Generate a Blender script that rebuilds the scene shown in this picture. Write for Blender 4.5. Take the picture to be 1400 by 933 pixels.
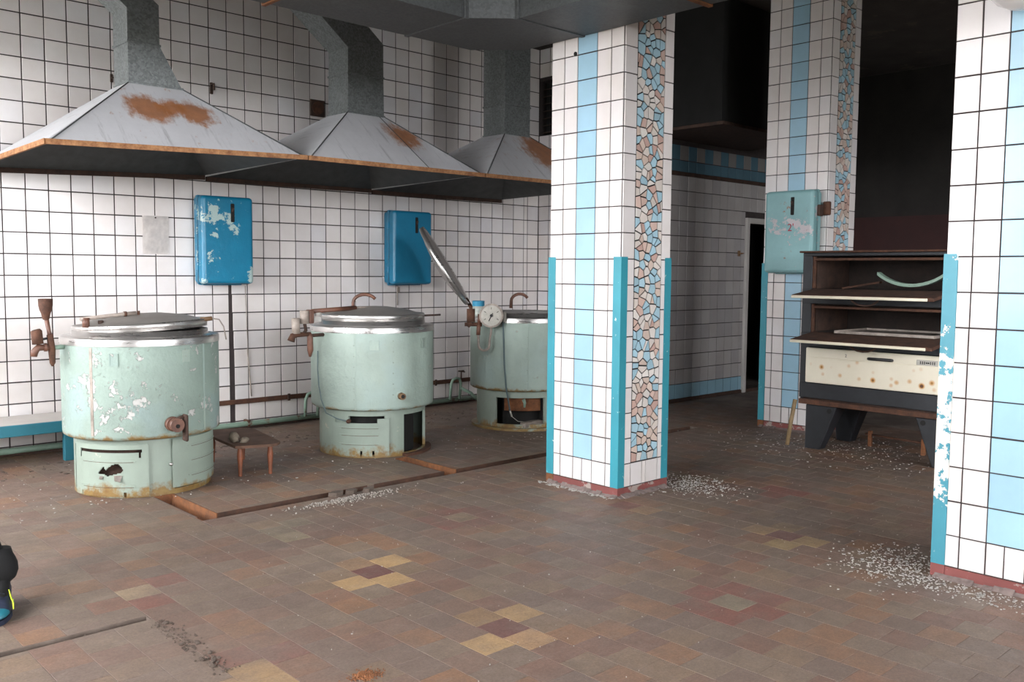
import bpy, bmesh, math, random
from mathutils import Vector, Matrix
PI = math.pi
random.seed(7)
S = bpy.context.scene
COL = S.collection
for o in list(bpy.data.objects):
    bpy.data.objects.remove(o)

# ------------------------------------------------------------------ camera
cam_d = bpy.data.cameras.new('camera')
cam_d.sensor_width = 36.0
cam_d.sensor_fit = 'HORIZONTAL'
cam_d.lens = 1243.26 * 36.0 / 1400.0
cam_d.clip_start = 0.05
cam = bpy.data.objects.new('camera', cam_d)
COL.objects.link(cam)
YAW, PITCH, ROLL = math.radians(43.188), math.radians(4.3454), math.radians(0.4737)
CAM = Vector((0, 0, 1.31))
fw = Vector((math.sin(YAW) * math.cos(PITCH), math.cos(YAW) * math.cos(PITCH), -math.sin(PITCH)))
rt0 = Vector((math.cos(YAW), -math.sin(YAW), 0))
up0 = rt0.cross(fw)
rt = rt0 * math.cos(ROLL) + up0 * math.sin(ROLL)
up = up0 * math.cos(ROLL) - rt0 * math.sin(ROLL)
mw = Matrix.Identity(4)
for i in range(3):
    mw[i][0], mw[i][1], mw[i][2], mw[i][3] = rt[i], up[i], -fw[i], CAM[i]
cam.matrix_world = mw
S.camera = cam

# ------------------------------------------------------------------ world: overcast sky
world = bpy.data.worlds.new('overcast_sky')
S.world = world
world.use_nodes = True
wn = world.node_tree.nodes
wl = world.node_tree.links
bg = wn['Background']
tc = wn.new('ShaderNodeTexCoord')
sep = wn.new('ShaderNodeSeparateXYZ')
wl.new(tc.outputs['Generated'], sep.inputs[0])
rp = wn.new('ShaderNodeValToRGB')
rp.color_ramp.elements[0].position = 0.0
rp.color_ramp.elements[0].color = (0.96, 0.97, 1.0, 1)
rp.color_ramp.elements[1].position = 0.8
rp.color_ramp.elements[1].color = (0.98, 0.98, 1.0, 1)
wl.new(sep.outputs['Z'], rp.inputs[0])
wl.new(rp.outputs[0], bg.inputs[0])
bg.inputs[1].default_value = 16.0

# ------------------------------------------------------------------ daylight through the windows (portals guide the sky light)
WIN_X = -2.0
WINDOWS = [(1.2, 2.6), (3.3, 4.7), (5.1, 6.9)]
FRONT_Y = -4.5
FRONT = [(-1.7, -0.2), (0.3, 1.8), (2.3, 3.8), (4.3, 5.8)]
WIN_Z = (1.0, 3.62)
for i, (a, b) in enumerate(WINDOWS):
    ld = bpy.data.lights.new('window_daylight', 'AREA')
    ld.shape = 'RECTANGLE'
    ld.size = b - a
    ld.size_y = WIN_Z[1] - WIN_Z[0]
    ld.cycles.is_portal = True
    lo = bpy.data.objects.new('window_daylight', ld)
    COL.objects.link(lo)
    lo.location = (WIN_X - 0.02, (a + b) / 2, (WIN_Z[0] + WIN_Z[1]) / 2)
    lo.rotation_euler = (0, -PI / 2, 0)

for i, (a, b) in enumerate(FRONT):
    ld = bpy.data.lights.new('window_daylight', 'AREA')
    ld.shape = 'RECTANGLE'
    ld.size = b - a
    ld.size_y = WIN_Z[1] - WIN_Z[0]
    ld.cycles.is_portal = True
    lo = bpy.data.objects.new('window_daylight', ld)
    COL.objects.link(lo)
    lo.location = ((a + b) / 2, FRONT_Y - 0.02, (WIN_Z[0] + WIN_Z[1]) / 2)
    lo.rotation_euler = (PI / 2, 0, 0)

# ------------------------------------------------------------------ exposure
vs = S.view_settings
vs.view_transform = 'Standard'
vs.look = 'None'
vs.gamma = 1.0
vs.use_curve_mapping = False
vs.exposure = 0.57

# ================================================================== materials
def srgb(r, g, b):
    f = lambda c: (c / 255 / 12.92) if c / 255 <= 0.04045 else ((c / 255 + 0.055) / 1.055) ** 2.4
    return (f(r), f(g), f(b), 1)

class NT:
    def __init__(self, name):
        self.m = bpy.data.materials.new(name)
        self.m.use_nodes = True
        self.n = self.m.node_tree.nodes
        self.l = self.m.node_tree.links
        self.b = self.n['Principled BSDF']
    def node(self, t, **kw):
        x = self.n.new(t)
        for k, v in kw.items():
            setattr(x, k, v)
        return x
    def inp(self, sock, v):
        if hasattr(v, 'is_output'):
            self.l.new(v, sock)
        else:
            sock.default_value = v
    def coords(self, rnd=True):
        t = self.node('ShaderNodeTexCoord').outputs['Object']
        if not rnd:
            return t
        oi = self.node('ShaderNodeObjectInfo')
        v = self.node('ShaderNodeVectorMath', operation='SCALE')
        v.inputs[0].default_value = (37.1, 21.7, 13.3)
        self.l.new(oi.outputs['Random'], v.inputs['Scale'])
        a = self.node('ShaderNodeVectorMath', operation='ADD')
        self.l.new(t, a.inputs[0]); self.l.new(v.outputs[0], a.inputs[1])
        return a.outputs[0]
    def worldpos(self):
        return self.node('ShaderNodeNewGeometry').outputs['Position']
    def noise(self, vec, scale, detail=4, rough=0.6, dist=0.0):
        x = self.node('ShaderNodeTexNoise')
        self.l.new(vec, x.inputs['Vector'])
        x.inputs['Scale'].default_value = scale
        x.inputs['Detail'].default_value = detail
        x.inputs['Roughness'].default_value = rough
        x.inputs['Distortion'].default_value = dist
        return x.outputs['Fac']
    def vor(self, vec, scale, out='Color', feature='F1'):
        x = self.node('ShaderNodeTexVoronoi', feature=feature)
        self.l.new(vec, x.inputs['Vector'])
        x.inputs['Scale'].default_value = scale
        return x.outputs[out]
    def ramp(self, fac, lo, hi, c0=(0, 0, 0, 1), c1=(1, 1, 1, 1)):
        x = self.node('ShaderNodeValToRGB')
        x.color_ramp.elements[0].position = lo
        x.color_ramp.elements[1].position = hi
        x.color_ramp.elements[0].color = c0
        x.color_ramp.elements[1].color = c1
        self.l.new(fac, x.inputs[0])
        return x.outputs[0]
    def mix(self, fac, a, b, blend='MIX'):
        x = self.node('ShaderNodeMix', data_type='RGBA', blend_type=blend)
        self.inp(x.inputs['Factor'], fac)
        self.inp(x.inputs['A'], a)
        self.inp(x.inputs['B'], b)
        return x.outputs['Result']
    def math(self, op, a, b=0.0):
        x = self.node('ShaderNodeMath', operation=op)
        self.inp(x.inputs[0], a); self.inp(x.inputs[1], b)
        return x.outputs[0]
    def mul(self, a, b): return self.math('MULTIPLY', a, b)
    def attr(self, name):
        return self.node('ShaderNodeAttribute', attribute_name=name).outputs['Color']
    def sphere(self, vec, c, r, soft=0.5):
        d = self.node('ShaderNodeVectorMath', operation='DISTANCE')
        self.l.new(vec, d.inputs[0]); d.inputs[1].default_value = c
        x = self.node('ShaderNodeMapRange')
        self.l.new(d.outputs['Value'], x.inputs['Value'])
        x.inputs['From Min'].default_value = r * (1 - soft)
        x.inputs['From Max'].default_value = r
        x.inputs['To Min'].default_value = 1
        x.inputs['To Max'].default_value = 0
        return x.outputs[0]
    def axis(self, vec, ax, lo, hi):
        s = self.node('ShaderNodeSeparateXYZ'); self.l.new(vec, s.inputs[0])
        x = self.node('ShaderNodeMapRange')
        self.l.new(s.outputs[ax], x.inputs['Value'])
        x.inputs['From Min'].default_value = lo
        x.inputs['From Max'].default_value = hi
        return x.outputs[0]
    def bump(self, h, strength=0.3, dist=0.002):
        x = self.node('ShaderNodeBump')
        x.inputs['Strength'].default_value = strength
        x.inputs['Distance'].default_value = dist
        self.l.new(h, x.inputs['Height'])
        self.l.new(x.outputs[0], self.b.inputs['Normal'])
    def out(self, color=None, rough=None, metal=None, spec=None):
        if color is not None: self.inp(self.b.inputs['Base Color'], color)
        if rough is not None: self.inp(self.b.inputs['Roughness'], rough)
        if metal is not None: self.inp(self.b.inputs['Metallic'], metal)
        if spec is not None: self.inp(self.b.inputs['Specular IOR Level'], spec)
        return self.m

M = {}
RUST = (0.13, 0.045, 0.016, 1)
RUST_O = (0.36, 0.135, 0.035, 1)

def simple(name, col, rough=0.6, metal=0.0, var=0.25, scale=12, bump=0.0):
    t = NT(name)
    v = t.coords()
    n = t.noise(v, scale, 5)
    c = t.mix(t.ramp(n, 0.3, 0.75), tuple(x * (1 - var) for x in col[:3]) + (1,), tuple(min(1, x * (1 + var)) for x in col[:3]) + (1,))
    if bump: t.bump(n, bump)
    M[name] = t.out(c, rough, metal)
    return M[name]

def paint(name, base, chip=None, chip_at=0.62, chip_scale=6, rust_at=0.7, rust_scale=4, rough=0.45, var=0.12, bump=0.25, under=None, rust_low=None, boost=None, band=None):
    """old brushed paint: patchy tone, flakes to an older coat, rust"""
    t = NT(name)
    v = t.coords()
    n0 = t.noise(v, 3.0, 4)
    c = t.mix(t.ramp(n0, 0.3, 0.7), tuple(x * (1 - var) for x in base[:3]) + (1,), tuple(min(1, x * (1 + var)) for x in base[:3]) + (1,))
    if under:
        nu = t.noise(v, 2.2, 3)
        c = t.mix(t.mul(t.ramp(nu, 0.52, 0.66), 0.6), c, under)
    h = t.noise(v, 34, 4)
    if chip:
        nc = t.noise(v, chip_scale, 9, 0.72)
        if boost:
            for ctr, rad_, k in boost:
                nc = t.math('ADD', nc, t.mul(t.sphere(t.coords(False), ctr, rad_, 0.9), k))
        if band:
            a_ = t.mul(t.axis(t.coords(False), 'Z', band[0], band[0] + 0.15), t.math('SUBTRACT', 1.0, t.axis(t.coords(False), 'Z', band[1] - 0.25, band[1])))
            nc = t.math('ADD', nc, t.mul(a_, band[2]))
        mk = t.ramp(nc, chip_at, chip_at + 0.012)
        c = t.mix(mk, c, chip)
        h = t.math('SUBTRACT', h, t.mul(mk, 0.8))
    if rust_at < 1:
        nr = t.noise(v, rust_scale, 9, 0.7)
        c = t.mix(t.ramp(nr, rust_at, rust_at + 0.05), c, t.mix(t.noise(v, 30, 3), RUST, RUST_O))
    if rust_low:
        z0, z1 = rust_low
        tco = t.coords(False)
        g = t.math('SUBTRACT', 1.0, t.axis(tco, 'Z', z0, z1))
        nl = t.noise(v, 9, 6, 0.7)
        c = t.mix(t.ramp(t.mul(g, nl), 0.33, 0.45), c, t.mix(t.noise(v, 25, 3), RUST, (0.30, 0.22, 0.07, 1)))
    t.bump(h, bump, 0.005)
    M[name] = t.out(c, rough)
    return M[name]

# glazed wall tiles
t = NT('glazed_tile')
wp = t.worldpos()
n = t.noise(wp, 2.5, 5)
dirt = t.ramp(n, 0.35, 0.8, (1, 1, 1, 1), (0.86, 0.83, 0.80, 1))
c = t.mix(1.0, t.attr('tint'), dirt, 'MULTIPLY')
spot = t.ramp(t.noise(wp, 26, 6, 0.75), 0.72, 0.78)
c = t.mix(t.mul(spot, 0.5), c, (0.25, 0.18, 0.13, 1))
t.bump(t.noise(wp, 14, 2), 0.06, 0.003)
M['glazed_tile'] = t.out(c, 0.22, spec=0.45)

t = NT('grout')
wp = t.worldpos()
M['grout'] = t.out(t.mix(t.noise(wp, 18, 4), (0.022, 0.016, 0.016, 1), (0.062, 0.048, 0.046, 1)), 0.9)

# floor tiles: coloured clay under grey brown dust
t = NT('clay_floor_tile')
wp = t.worldpos()
big = t.noise(wp, 1.1, 5, 0.65)
med = t.noise(wp, 7, 7, 0.75)
fine = t.noise(wp, 95, 6, 0.85)
dust = t.mix(big, (0.120, 0.084, 0.066, 1), (0.19, 0.146, 0.122, 1))
mask = t.ramp(t.math('ADD', t.mul(big, 0.7), t.mul(med, 0.45)), 0.36, 0.70)
c = t.mix(t.mul(mask, 0.86), t.attr('tint'), dust)
c = t.mix(1.0, c, t.ramp(fine, 0.3, 0.7, (0.62, 0.62, 0.62, 1), (1.28, 1.26, 1.25, 1)), 'MULTIPLY')
wear = t.ramp(t.noise(wp, 11, 8, 0.8), 0.52, 0.66)
c = t.mix(t.mul(wear, 0.30), c, (0.25, 0.205, 0.175, 1))
blot = t.ramp(t.noise(wp, 3.3, 8, 0.75), 0.57, 0.70)
c = t.mix(t.mul(blot, 0.35), c, (0.075, 0.058, 0.048, 1))
t.bump(t.math('ADD', med, t.mul(fine, 0.5)), 0.35, 0.003)
M['floor_tile'] = t.out(c, t.ramp(med, 0.3, 0.8, (0.42, 0.42, 0.42, 1), (0.8, 0.8, 0.8, 1)), spec=0.35)
t = NT('floor_mortar')
wp = t.worldpos()
M['floor_mortar'] = t.out(t.mix(t.ramp(t.noise(wp, 2.3, 6, 0.7), 0.42, 0.6), (0.10, 0.074, 0.060, 1), (0.175, 0.136, 0.112, 1)), 0.95)
t = NT('rough_concrete')
wp = t.worldpos()
n = t.noise(wp, 30, 8, 0.8)
t.bump(n, 0.8, 0.01)
M['concrete'] = t.out(t.mix(n, (0.035, 0.026, 0.020, 1), (0.16, 0.12, 0.095, 1)), 0.95)

# metals
def galv(name, base, var, rough=0.5):
    t = NT(name)
    v = t.coords()
    s = t.vor(v, 90, 'Color')
    sp = t.node('ShaderNodeSeparateColor'); t.l.new(s, sp.inputs[0])
    c = t.mix(sp.outputs[0], tuple(x * (1 - var) for x in base[:3]) + (1,), tuple(x * (1 + var) for x in base[:3]) + (1,))
    st = t.ramp(t.noise(v, 4, 6, 0.7), 0.55, 0.75)
    c = t.mix(t.mul(st, 0.45), c, tuple(x * 1.7 for x in base[:3]) + (1,))
    M[name] = t.out(c, rough, 0.55)
galv('galvanised_sheet', (0.20, 0.215, 0.215, 1), 0.24)
galv('duct_sheet', (0.085, 0.09, 0.092, 1), 0.15, 0.55)
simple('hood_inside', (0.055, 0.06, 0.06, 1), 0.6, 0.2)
def hoodmat(name, centres):
    t = NT(name)
    v = t.coords(False)
    n = t.noise(v, 5, 6, 0.7)
    c = t.mix(n, (0.50, 0.50, 0.52, 1), (0.70, 0.70, 0.72, 1))
    # runs of dirt down the slope
    mp = t.node('ShaderNodeMapping'); mp.inputs['Scale'].default_value = (26, 2.5, 2.5)
    t.l.new(v, mp.inputs[0])
    runs = t.ramp(t.noise(mp.outputs[0], 1.0, 5, 0.7), 0.56, 0.72)
    c = t.mix(t.mul(runs, 0.45), c, (0.12, 0.12, 0.125, 1))
    rn = t.noise(v, 11, 8, 0.75)
    mp2 = t.node('ShaderNodeMapping'); mp2.inputs['Scale'].default_value = (16, 3, 3)
    t.l.new(v, mp2.inputs[0])
    sn = t.noise(mp2.outputs[0], 1.3, 5, 0.7)
    for ctr, r, lo in centres:
        mk = t.ramp(t.math('ADD', t.mul(t.sphere(v, ctr, r, 1.0), 0.62), t.mul(t.math('ADD', t.mul(rn, 0.7), t.mul(sn, 0.5)), 1.0)), 0.62 + lo, 0.84 + lo)
        c = t.mix(t.mul(mk, 0.92), c, t.mix(t.noise(v, 16, 5), (0.20, 0.075, 0.028, 1), (0.50, 0.19, 0.06, 1)))
    M[name] = t.out(c, 0.5, 0.1)
hoodmat('hood_sheet_1', [((0.69, 0.30, 0.29), 0.20, 0.07), ((0.98, 0.31, 0.30), 0.17, 0.07), ((0.84, 0.33, 0.32), 0.14, 0.10)])
hoodmat('hood_sheet_2', [((1.02, 0.33, 0.28), 0.26, 0.16)])
hoodmat('hood_sheet_3', [((1.05, 0.34, 0.28), 0.40, 0.04)])
t = NT('stainless_steel')
v = t.coords()
mp = t.node('ShaderNodeMapping'); mp.inputs['Scale'].default_value = (1, 1, 14); t.l.new(v, mp.inputs[0])
n = t.noise(mp.outputs[0], 4, 4)
c = t.mix(t.noise(v, 4, 6, 0.7), (0.46, 0.44, 0.42, 1), (0.66, 0.64, 0.62, 1))
M['steel'] = t.out(c, t.ramp(n, 0.3, 0.7, (0.22, 0.22, 0.22, 1), (0.42, 0.42, 0.42, 1)), 0.9)
t = NT('dull_lid_steel')
v = t.coords()
c = t.mix(t.noise(v, 5, 7, 0.75), (0.22, 0.20, 0.18, 1), (0.42, 0.39, 0.36, 1))
M['lid'] = t.out(c, 0.5, 0.55)
def rusty(name, a, b, scale=14, rough=0.85):
    t = NT(name); v = t.coords()
    n = t.noise(v, scale, 8, 0.75)
    t.bump(n, 0.4, 0.003)
    M[name] = t.out(t.mix(t.ramp(n, 0.3, 0.7), a, b), rough)
rusty('rust_brown', (0.032, 0.015, 0.010, 1), (0.125, 0.052, 0.027, 1))
rusty('rust_orange', (0.065, 0.024, 0.011, 1), (0.27, 0.105, 0.038, 1))
rusty('rim_rust', (0.14, 0.045, 0.018, 1), (0.52, 0.27, 0.12, 1), 22)
rusty('rust_dark', (0.022, 0.014, 0.011, 1), (0.08, 0.040, 0.026, 1))
rusty('oven_inside', (0.008, 0.006, 0.005, 1), (0.030, 0.017, 0.012, 1))  # near-black brown for the oven's back, deck floors and deck ceiling
rusty('trench_steel', (0.030, 0.017, 0.012, 1), (0.105, 0.045, 0.025, 1))
rusty('brass', (0.10, 0.055, 0.025, 1), (0.26, 0.14, 0.06, 1), 10, 0.55)
rusty('copper_pipe', (0.055, 0.024, 0.017, 1), (0.21, 0.095, 0.060, 1), 10, 0.5)
rusty('grey_pipe', (0.16, 0.13, 0.11, 1), (0.42, 0.36, 0.31, 1), 12, 0.5)
simple('black_enamel', (0.013, 0.0145, 0.018, 1), 0.55, 0.0, 0.4, 8)
simple('dark_void', (0.010, 0.009, 0.008, 1), 0.9)
simple('dark_sheet', (0.010, 0.010, 0.0095, 1), 0.95, 0.0, 0.3, 6)  # near-black sheet metal colour of the corridor duct
simple('black_plastic', (0.012, 0.012, 0.013, 1), 0.35)
# painted things
paint('mint_paint', (0.31, 0.385, 0.335, 1), (0.46, 0.45, 0.38, 1), 0.65, 9, 0.69, 7, 0.55, 0.14, 0.9, under=(0.32, 0.42, 0.40, 1), rust_low=(0.325, 0.41))
paint('mint_paint_flaked', (0.245, 0.318, 0.275, 1), (0.50, 0.50, 0.475, 1), 0.60, 8, 0.69, 7, 0.62, 0.14, 0.9, under=(0.26, 0.35, 0.35, 1), rust_low=(0.33, 0.43), boost=(((-0.36, -0.25, 0.66), 0.24, 0.08), ((-0.23, -0.38, 0.55), 0.20, 0.07)))
paint('mint_base', (0.26, 0.315, 0.265, 1), (0.46, 0.44, 0.35, 1), 0.64, 6, 0.70, 6, 0.45, 0.12, 0.35, rust_low=(0.0, 0.22))
paint('pipe_green', (0.22, 0.32, 0.25, 1), (0.16, 0.12, 0.09, 1), 0.58, 7, 0.62, 6, 0.5, 0.15)
paint('blue_enamel_flaked', (0.007, 0.165, 0.285, 1), (0.40, 0.52, 0.50, 1), 0.66, 11, 0.80, 6, 0.35, 0.15, 0.4, boost=(((-0.12, -0.19, 0.20), 0.19, 0.19), ((0.03, -0.19, 0.12), 0.13, 0.14), ((-0.215, -0.1, 0.0), 0.40, 0.11), ((0.2, -0.19, -0.28), 0.11, 0.22), ((-0.2, -0.19, -0.33), 0.14, 0.16)))
paint('blue_enamel', (0.010, 0.17, 0.30, 1), (0.45, 0.56, 0.56, 1), 0.70, 6, 0.80, 6, 0.35, 0.15, 0.3)
paint('turquoise_enamel', (0.21, 0.39, 0.40, 1), (0.44, 0.40, 0.41, 1), 0.62, 9, 0.62, 8, 0.45, 0.12, 0.3, boost=(((-0.12, -0.17, 0.08), 0.16, 0.13), ((0.14, -0.17, 0.02), 0.16, 0.12), ((0.04, -0.17, 0.06), 0.10, 0.12)))
paint('teal_guard', (0.035, 0.265, 0.33, 1), (0.62, 0.72, 0.70, 1), 0.645, 24, 0.80, 9, 0.45, 0.10, 0.2)
paint('teal_guard_flaked', (0.05, 0.265, 0.34, 1), (0.72, 0.69, 0.62, 1), 0.615, 15, 0.70, 11, 0.45, 0.10, 0.3, band=(0.28, 1.15, 0.17))
paint('bench_blue', (0.02, 0.15, 0.20, 1), (0.35, 0.36, 0.33, 1), 0.66, 10, 0.72, 7, 0.5, 0.15)
paint('bench_top', (0.43, 0.40, 0.37, 1), (0.24, 0.19, 0.15, 1), 0.66, 4, 0.75, 5, 0.6, 0.15)
paint('red_plinth', (0.21, 0.062, 0.055, 1), (0.36, 0.30, 0.27, 1), 0.57, 6, 0.72, 6, 0.7, 0.2, 0.5)
paint('cream_enamel', (0.74, 0.68, 0.53, 1), None, 0.9, 6, 1.0, 7, 0.28, 0.05, 0.05)
paint('white_paint', (0.46, 0.44, 0.41, 1), (0.3, 0.25, 0.2, 1), 0.7, 8, 0.8, 6, 0.5, 0.1)
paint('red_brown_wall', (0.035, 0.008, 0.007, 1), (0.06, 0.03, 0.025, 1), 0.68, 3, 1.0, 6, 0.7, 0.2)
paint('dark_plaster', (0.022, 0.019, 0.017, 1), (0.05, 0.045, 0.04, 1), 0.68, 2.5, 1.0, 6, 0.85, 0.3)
paint('ceiling_plaster', (0.11, 0.10, 0.095, 1), (0.16, 0.14, 0.12, 1), 0.60, 2.5, 1.0, 6, 0.85, 0.2)
paint('room_plaster', (0.16, 0.15, 0.14, 1), (0.10, 0.09, 0.08, 1), 0.62, 2.5, 1.0, 6, 0.85, 0.2)
# rust spots on the cream oven door
t = NT('cream_door')
v = t.coords(False)
c = t.mix(t.noise(v, 5, 5), (0.66, 0.60, 0.46, 1), (0.80, 0.75, 0.62, 1))
vd = t.vor(v, 12.0, 'Distance')
low = t.math('SUBTRACT', 1.0, t.axis(v, 'Z', 0.55, 0.76))
ms = t.mul(t.ramp(vd, 0.05, 0.36, (1, 1, 1, 1), (0, 0, 0, 1)), t.mul(low, t.math('ADD', t.noise(v, 8, 4), 0.25)))
c = t.mix(t.ramp(ms, 0.12, 0.45), c, (0.55, 0.27, 0.06, 1))
c = t.mix(t.ramp(ms, 0.40, 0.60), c, (0.10, 0.035, 0.012, 1))
M['cream_door'] = t.out(c, 0.3)
simple('wood_stick', (0.22, 0.15, 0.075, 1), 0.7, 0, 0.3, 20)
simple('stool_wood', (0.125, 0.066, 0.042, 1), 0.85, 0, 0.35, 9)
simple('stool_leg', (0.20, 0.065, 0.030, 1), 0.55, 0, 0.3, 15)
simple('paper', (0.86, 0.82, 0.79, 1), 0.8, 0, 0.12, 20, 0.4)
simple('dial_white', (0.43, 0.41, 0.36, 1), 0.4, 0, 0.15, 30)
simple('plaster_chip', (0.38, 0.36, 0.33, 1), 0.8, 0, 0.25, 20)
simple('grey_rubble', (0.27, 0.24, 0.21, 1), 0.9, 0, 0.3, 20)
simple('fillet_mortar', (0.21, 0.165, 0.15, 1), 0.95, 0, 0.4, 25, 0.6)
simple('lamp_glass', (0.68, 0.66, 0.64, 1), 0.25, 0, 0.04, 3)
simple('rag', (0.22, 0.18, 0.135, 1), 0.9, 0, 0.3, 25)
simple('can_paper', (0.52, 0.55, 0.50, 1), 0.5, 0, 0.3, 30)
simple('can_blue', (0.04, 0.26, 0.42, 1), 0.4, 0, 0.1, 10)
simple('cable_grey', (0.11, 0.16, 0.17, 1), 0.6, 0, 0.2, 10)
simple('red_mark', (0.35, 0.02, 0.03, 1), 0.6, 0, 0.1, 10)
simple('trousers', (0.0045, 0.0045, 0.005, 1), 0.9, 0, 0.3, 20)
simple('jacket', (0.022, 0.024, 0.030, 1), 0.85, 0, 0.2, 20)
simple('skin', (0.50, 0.31, 0.22, 1), 0.5, 0, 0.06, 10)
simple('hair', (0.03, 0.02, 0.015, 1), 0.6, 0, 0.3, 30)
simple('shoe_navy', (0.016, 0.022, 0.045, 1), 0.7, 0, 0.25, 60)
simple('shoe_teal', (0.012, 0.12, 0.16, 1), 0.5, 0, 0.15, 30)
simple('shoe_lime', (0.62, 0.85, 0.05, 1), 0.5, 0, 0.05, 30)
simple('eye_white', (0.75, 0.73, 0.7, 1), 0.3, 0, 0.02, 3)
simple('ground_outside', (0.07, 0.075, 0.05, 1), 0.95, 0, 0.3, 0.5)

# ================================================================== mesh builder
class MB:
    def __init__(self):
        self.bm = bmesh.new()
    def _merge(self, b2):
        me = bpy.data.meshes.new('tmp'); b2.to_mesh(me); b2.free()
        self.bm.from_mesh(me); bpy.data.meshes.remove(me)
    def box(self, x0, x1, y0, y1, z0, z1, bev=0.0, seg=1, mi=0):
        b = bmesh.new()
        vs_ = [b.verts.new(p) for p in ((x0, y0, z0), (x1, y0, z0), (x1, y1, z0), (x0, y1, z0), (x0, y0, z1), (x1, y0, z1), (x1, y1, z1), (x0, y1, z1))]
        for f in ((0, 3, 2, 1), (4, 5, 6, 7), (0, 1, 5, 4), (1, 2, 6, 5), (2, 3, 7, 6), (3, 0, 4, 7)):
            b.faces.new([vs_[i] for i in f]).material_index = mi
        if bev:
            bmesh.ops.bevel(b, geom=b.edges[:], offset=bev, segments=seg, affect='EDGES', profile=0.5)
        self._merge(b); return self
    def hexa(self, pts, bev=0.0, mi=0):
        """eight corners, bottom ring then top ring"""
        b = bmesh.new()
        vs_ = [b.verts.new(p) for p in pts]
        for f in ((0, 3, 2, 1), (4, 5, 6, 7), (0, 1, 5, 4), (1, 2, 6, 5), (2, 3, 7, 6), (3, 0, 4, 7)):
            b.faces.new([vs_[i] for i in f]).material_index = mi
        bmesh.ops.recalc_face_normals(b, faces=b.faces[:])
        if bev:
            bmesh.ops.bevel(b, geom=b.edges[:], offset=bev, segments=1, affect='EDGES')
        self._merge(b); return self
    def poly(self, pts, mi=0):
        self.bm.faces.new([self.bm.verts.new(p) for p in pts]).material_index = mi
        return self
    def prism(self, pts, off, mi=0):
        """polygon extruded along off"""
        off = Vector(off)
        a = [self.bm.verts.new(p) for p in pts]
        b = [self.bm.verts.new(Vector(p) + off) for p in pts]
        n = len(a)
        fs = [self.bm.faces.new(a[::-1]), self.bm.faces.new(b)]
        for i in range(n):
            fs.append(self.bm.faces.new((a[i], a[(i + 1) % n], b[(i + 1) % n], b[i])))
        for f in fs: f.material_index = mi
        bmesh.ops.recalc_face_normals(self.bm, faces=fs)
        return self
    def tube(self, pts, r, n=10, cap=True, mi=0):
        pts = [Vector(p) for p in pts]
        rs = r if isinstance(r, (list, tuple)) else [r] * len(pts)
        rings = []
        ref = None
        for i, p in enumerate(pts):
            d = (pts[min(i + 1, len(pts) - 1)] - pts[max(i - 1, 0)]).normalized()
            if ref is None:
                ref = Vector((0, 0, 1)) if abs(d.z) < 0.9 else Vector((1, 0, 0))
            a = (ref - d * ref.dot(d)).normalized()
            ref = a
            b = d.cross(a)
            rings.append([self.bm.verts.new(p + (a * math.cos(2 * PI * k / n) + b * math.sin(2 * PI * k / n)) * rs[i]) for k in range(n)])
        fs = []
        for i in range(len(rings) - 1):
            for k in range(n):
                f = self.bm.faces.new((rings[i][k], rings[i][(k + 1) % n], rings[i + 1][(k + 1) % n], rings[i + 1][k]))
                f.smooth = True; f.material_index = mi; fs.append(f)
        if cap:
            fs.append(self.bm.faces.new(rings[0][::-1])); fs.append(self.bm.faces.new(rings[-1]))
            fs[-1].material_index = mi; fs[-2].material_index = mi
        return self
    def lathe(self, prof, c=(0, 0), n=56, wob=0.0, mi=0, smooth=True):
        """profile of (r, z) turned about a vertical axis"""
        rings = []
        for r, z in prof:
            if r < 1e-5:
                rings.append([self.bm.verts.new((c[0], c[1], z))])
            else:
                rings.append([self.bm.verts.new((c[0] + r * math.cos(2 * PI * k / n), c[1] + r * math.sin(2 * PI * k / n), z + (wob * math.sin(5 * 2 * PI * k / n)))) for k in range(n)])
        for i in range(len(rings) - 1):
            A, B = rings[i], rings[i + 1]
            for k in range(n):
                k2 = (k + 1) % n
                vs_ = []
                for q in ((A, k), (A, k2), (B, k2), (B, k)):
                    w = q[0][q[1]] if len(q[0]) > 1 else q[0][0]
                    if w not in vs_: vs_.append(w)
                if len(vs_) > 2:
                    f = self.bm.faces.new(vs_); f.smooth = smooth; f.material_index = mi
        return self
    def shell(self, r, th, a0, a1, z0, z1, n=16, m=1, c=(0, 0), hole=None, bulge=None, mi=0):
        """curved plate: degrees a0..a1, heights z0..z1; hole(angle, z) drops cells"""
        V = {}
        def P(i, j, q):
            key = (i, j, q)
            if key not in V:
                a = math.radians(a0 + (a1 - a0) * i / n); z = z0 + (z1 - z0) * j / m
                rr = r - (th if q else 0) + (bulge(i / n, j / m) if bulge else 0)
                V[key] = self.bm.verts.new((c[0] + rr * math.cos(a), c[1] + rr * math.sin(a), z))
            return V[key]
        keep = {}
        for i in range(n):
            for j in range(m):
                a = a0 + (a1 - a0) * (i + .5) / n; z = z0 + (z1 - z0) * (j + .5) / m
                keep[i, j] = not (hole and hole(a, z))
        fs = []
        for (i, j), k in keep.items():
            if not k: continue
            fs.append(self.bm.faces.new((P(i, j, 0), P(i + 1, j, 0), P(i + 1, j + 1, 0), P(i, j + 1, 0))))
            fs.append(self.bm.faces.new((P(i, j, 1), P(i, j + 1, 1), P(i + 1, j + 1, 1), P(i + 1, j, 1))))
            for (di, dj, e0, e1) in ((-1, 0, (i, j), (i, j + 1)), (1, 0, (i + 1, j), (i + 1, j + 1)), (0, -1, (i, j), (i + 1, j)), (0, 1, (i, j + 1), (i + 1, j + 1))):
                if not keep.get((i + di, j + dj), False):
                    fs.append(self.bm.faces.new((P(*e0, 0), P(*e1, 0), P(*e1, 1), P(*e0, 1))))
        for f in fs: f.material_index = mi
        bmesh.ops.recalc_face_normals(self.bm, faces=fs)
        return self
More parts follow.
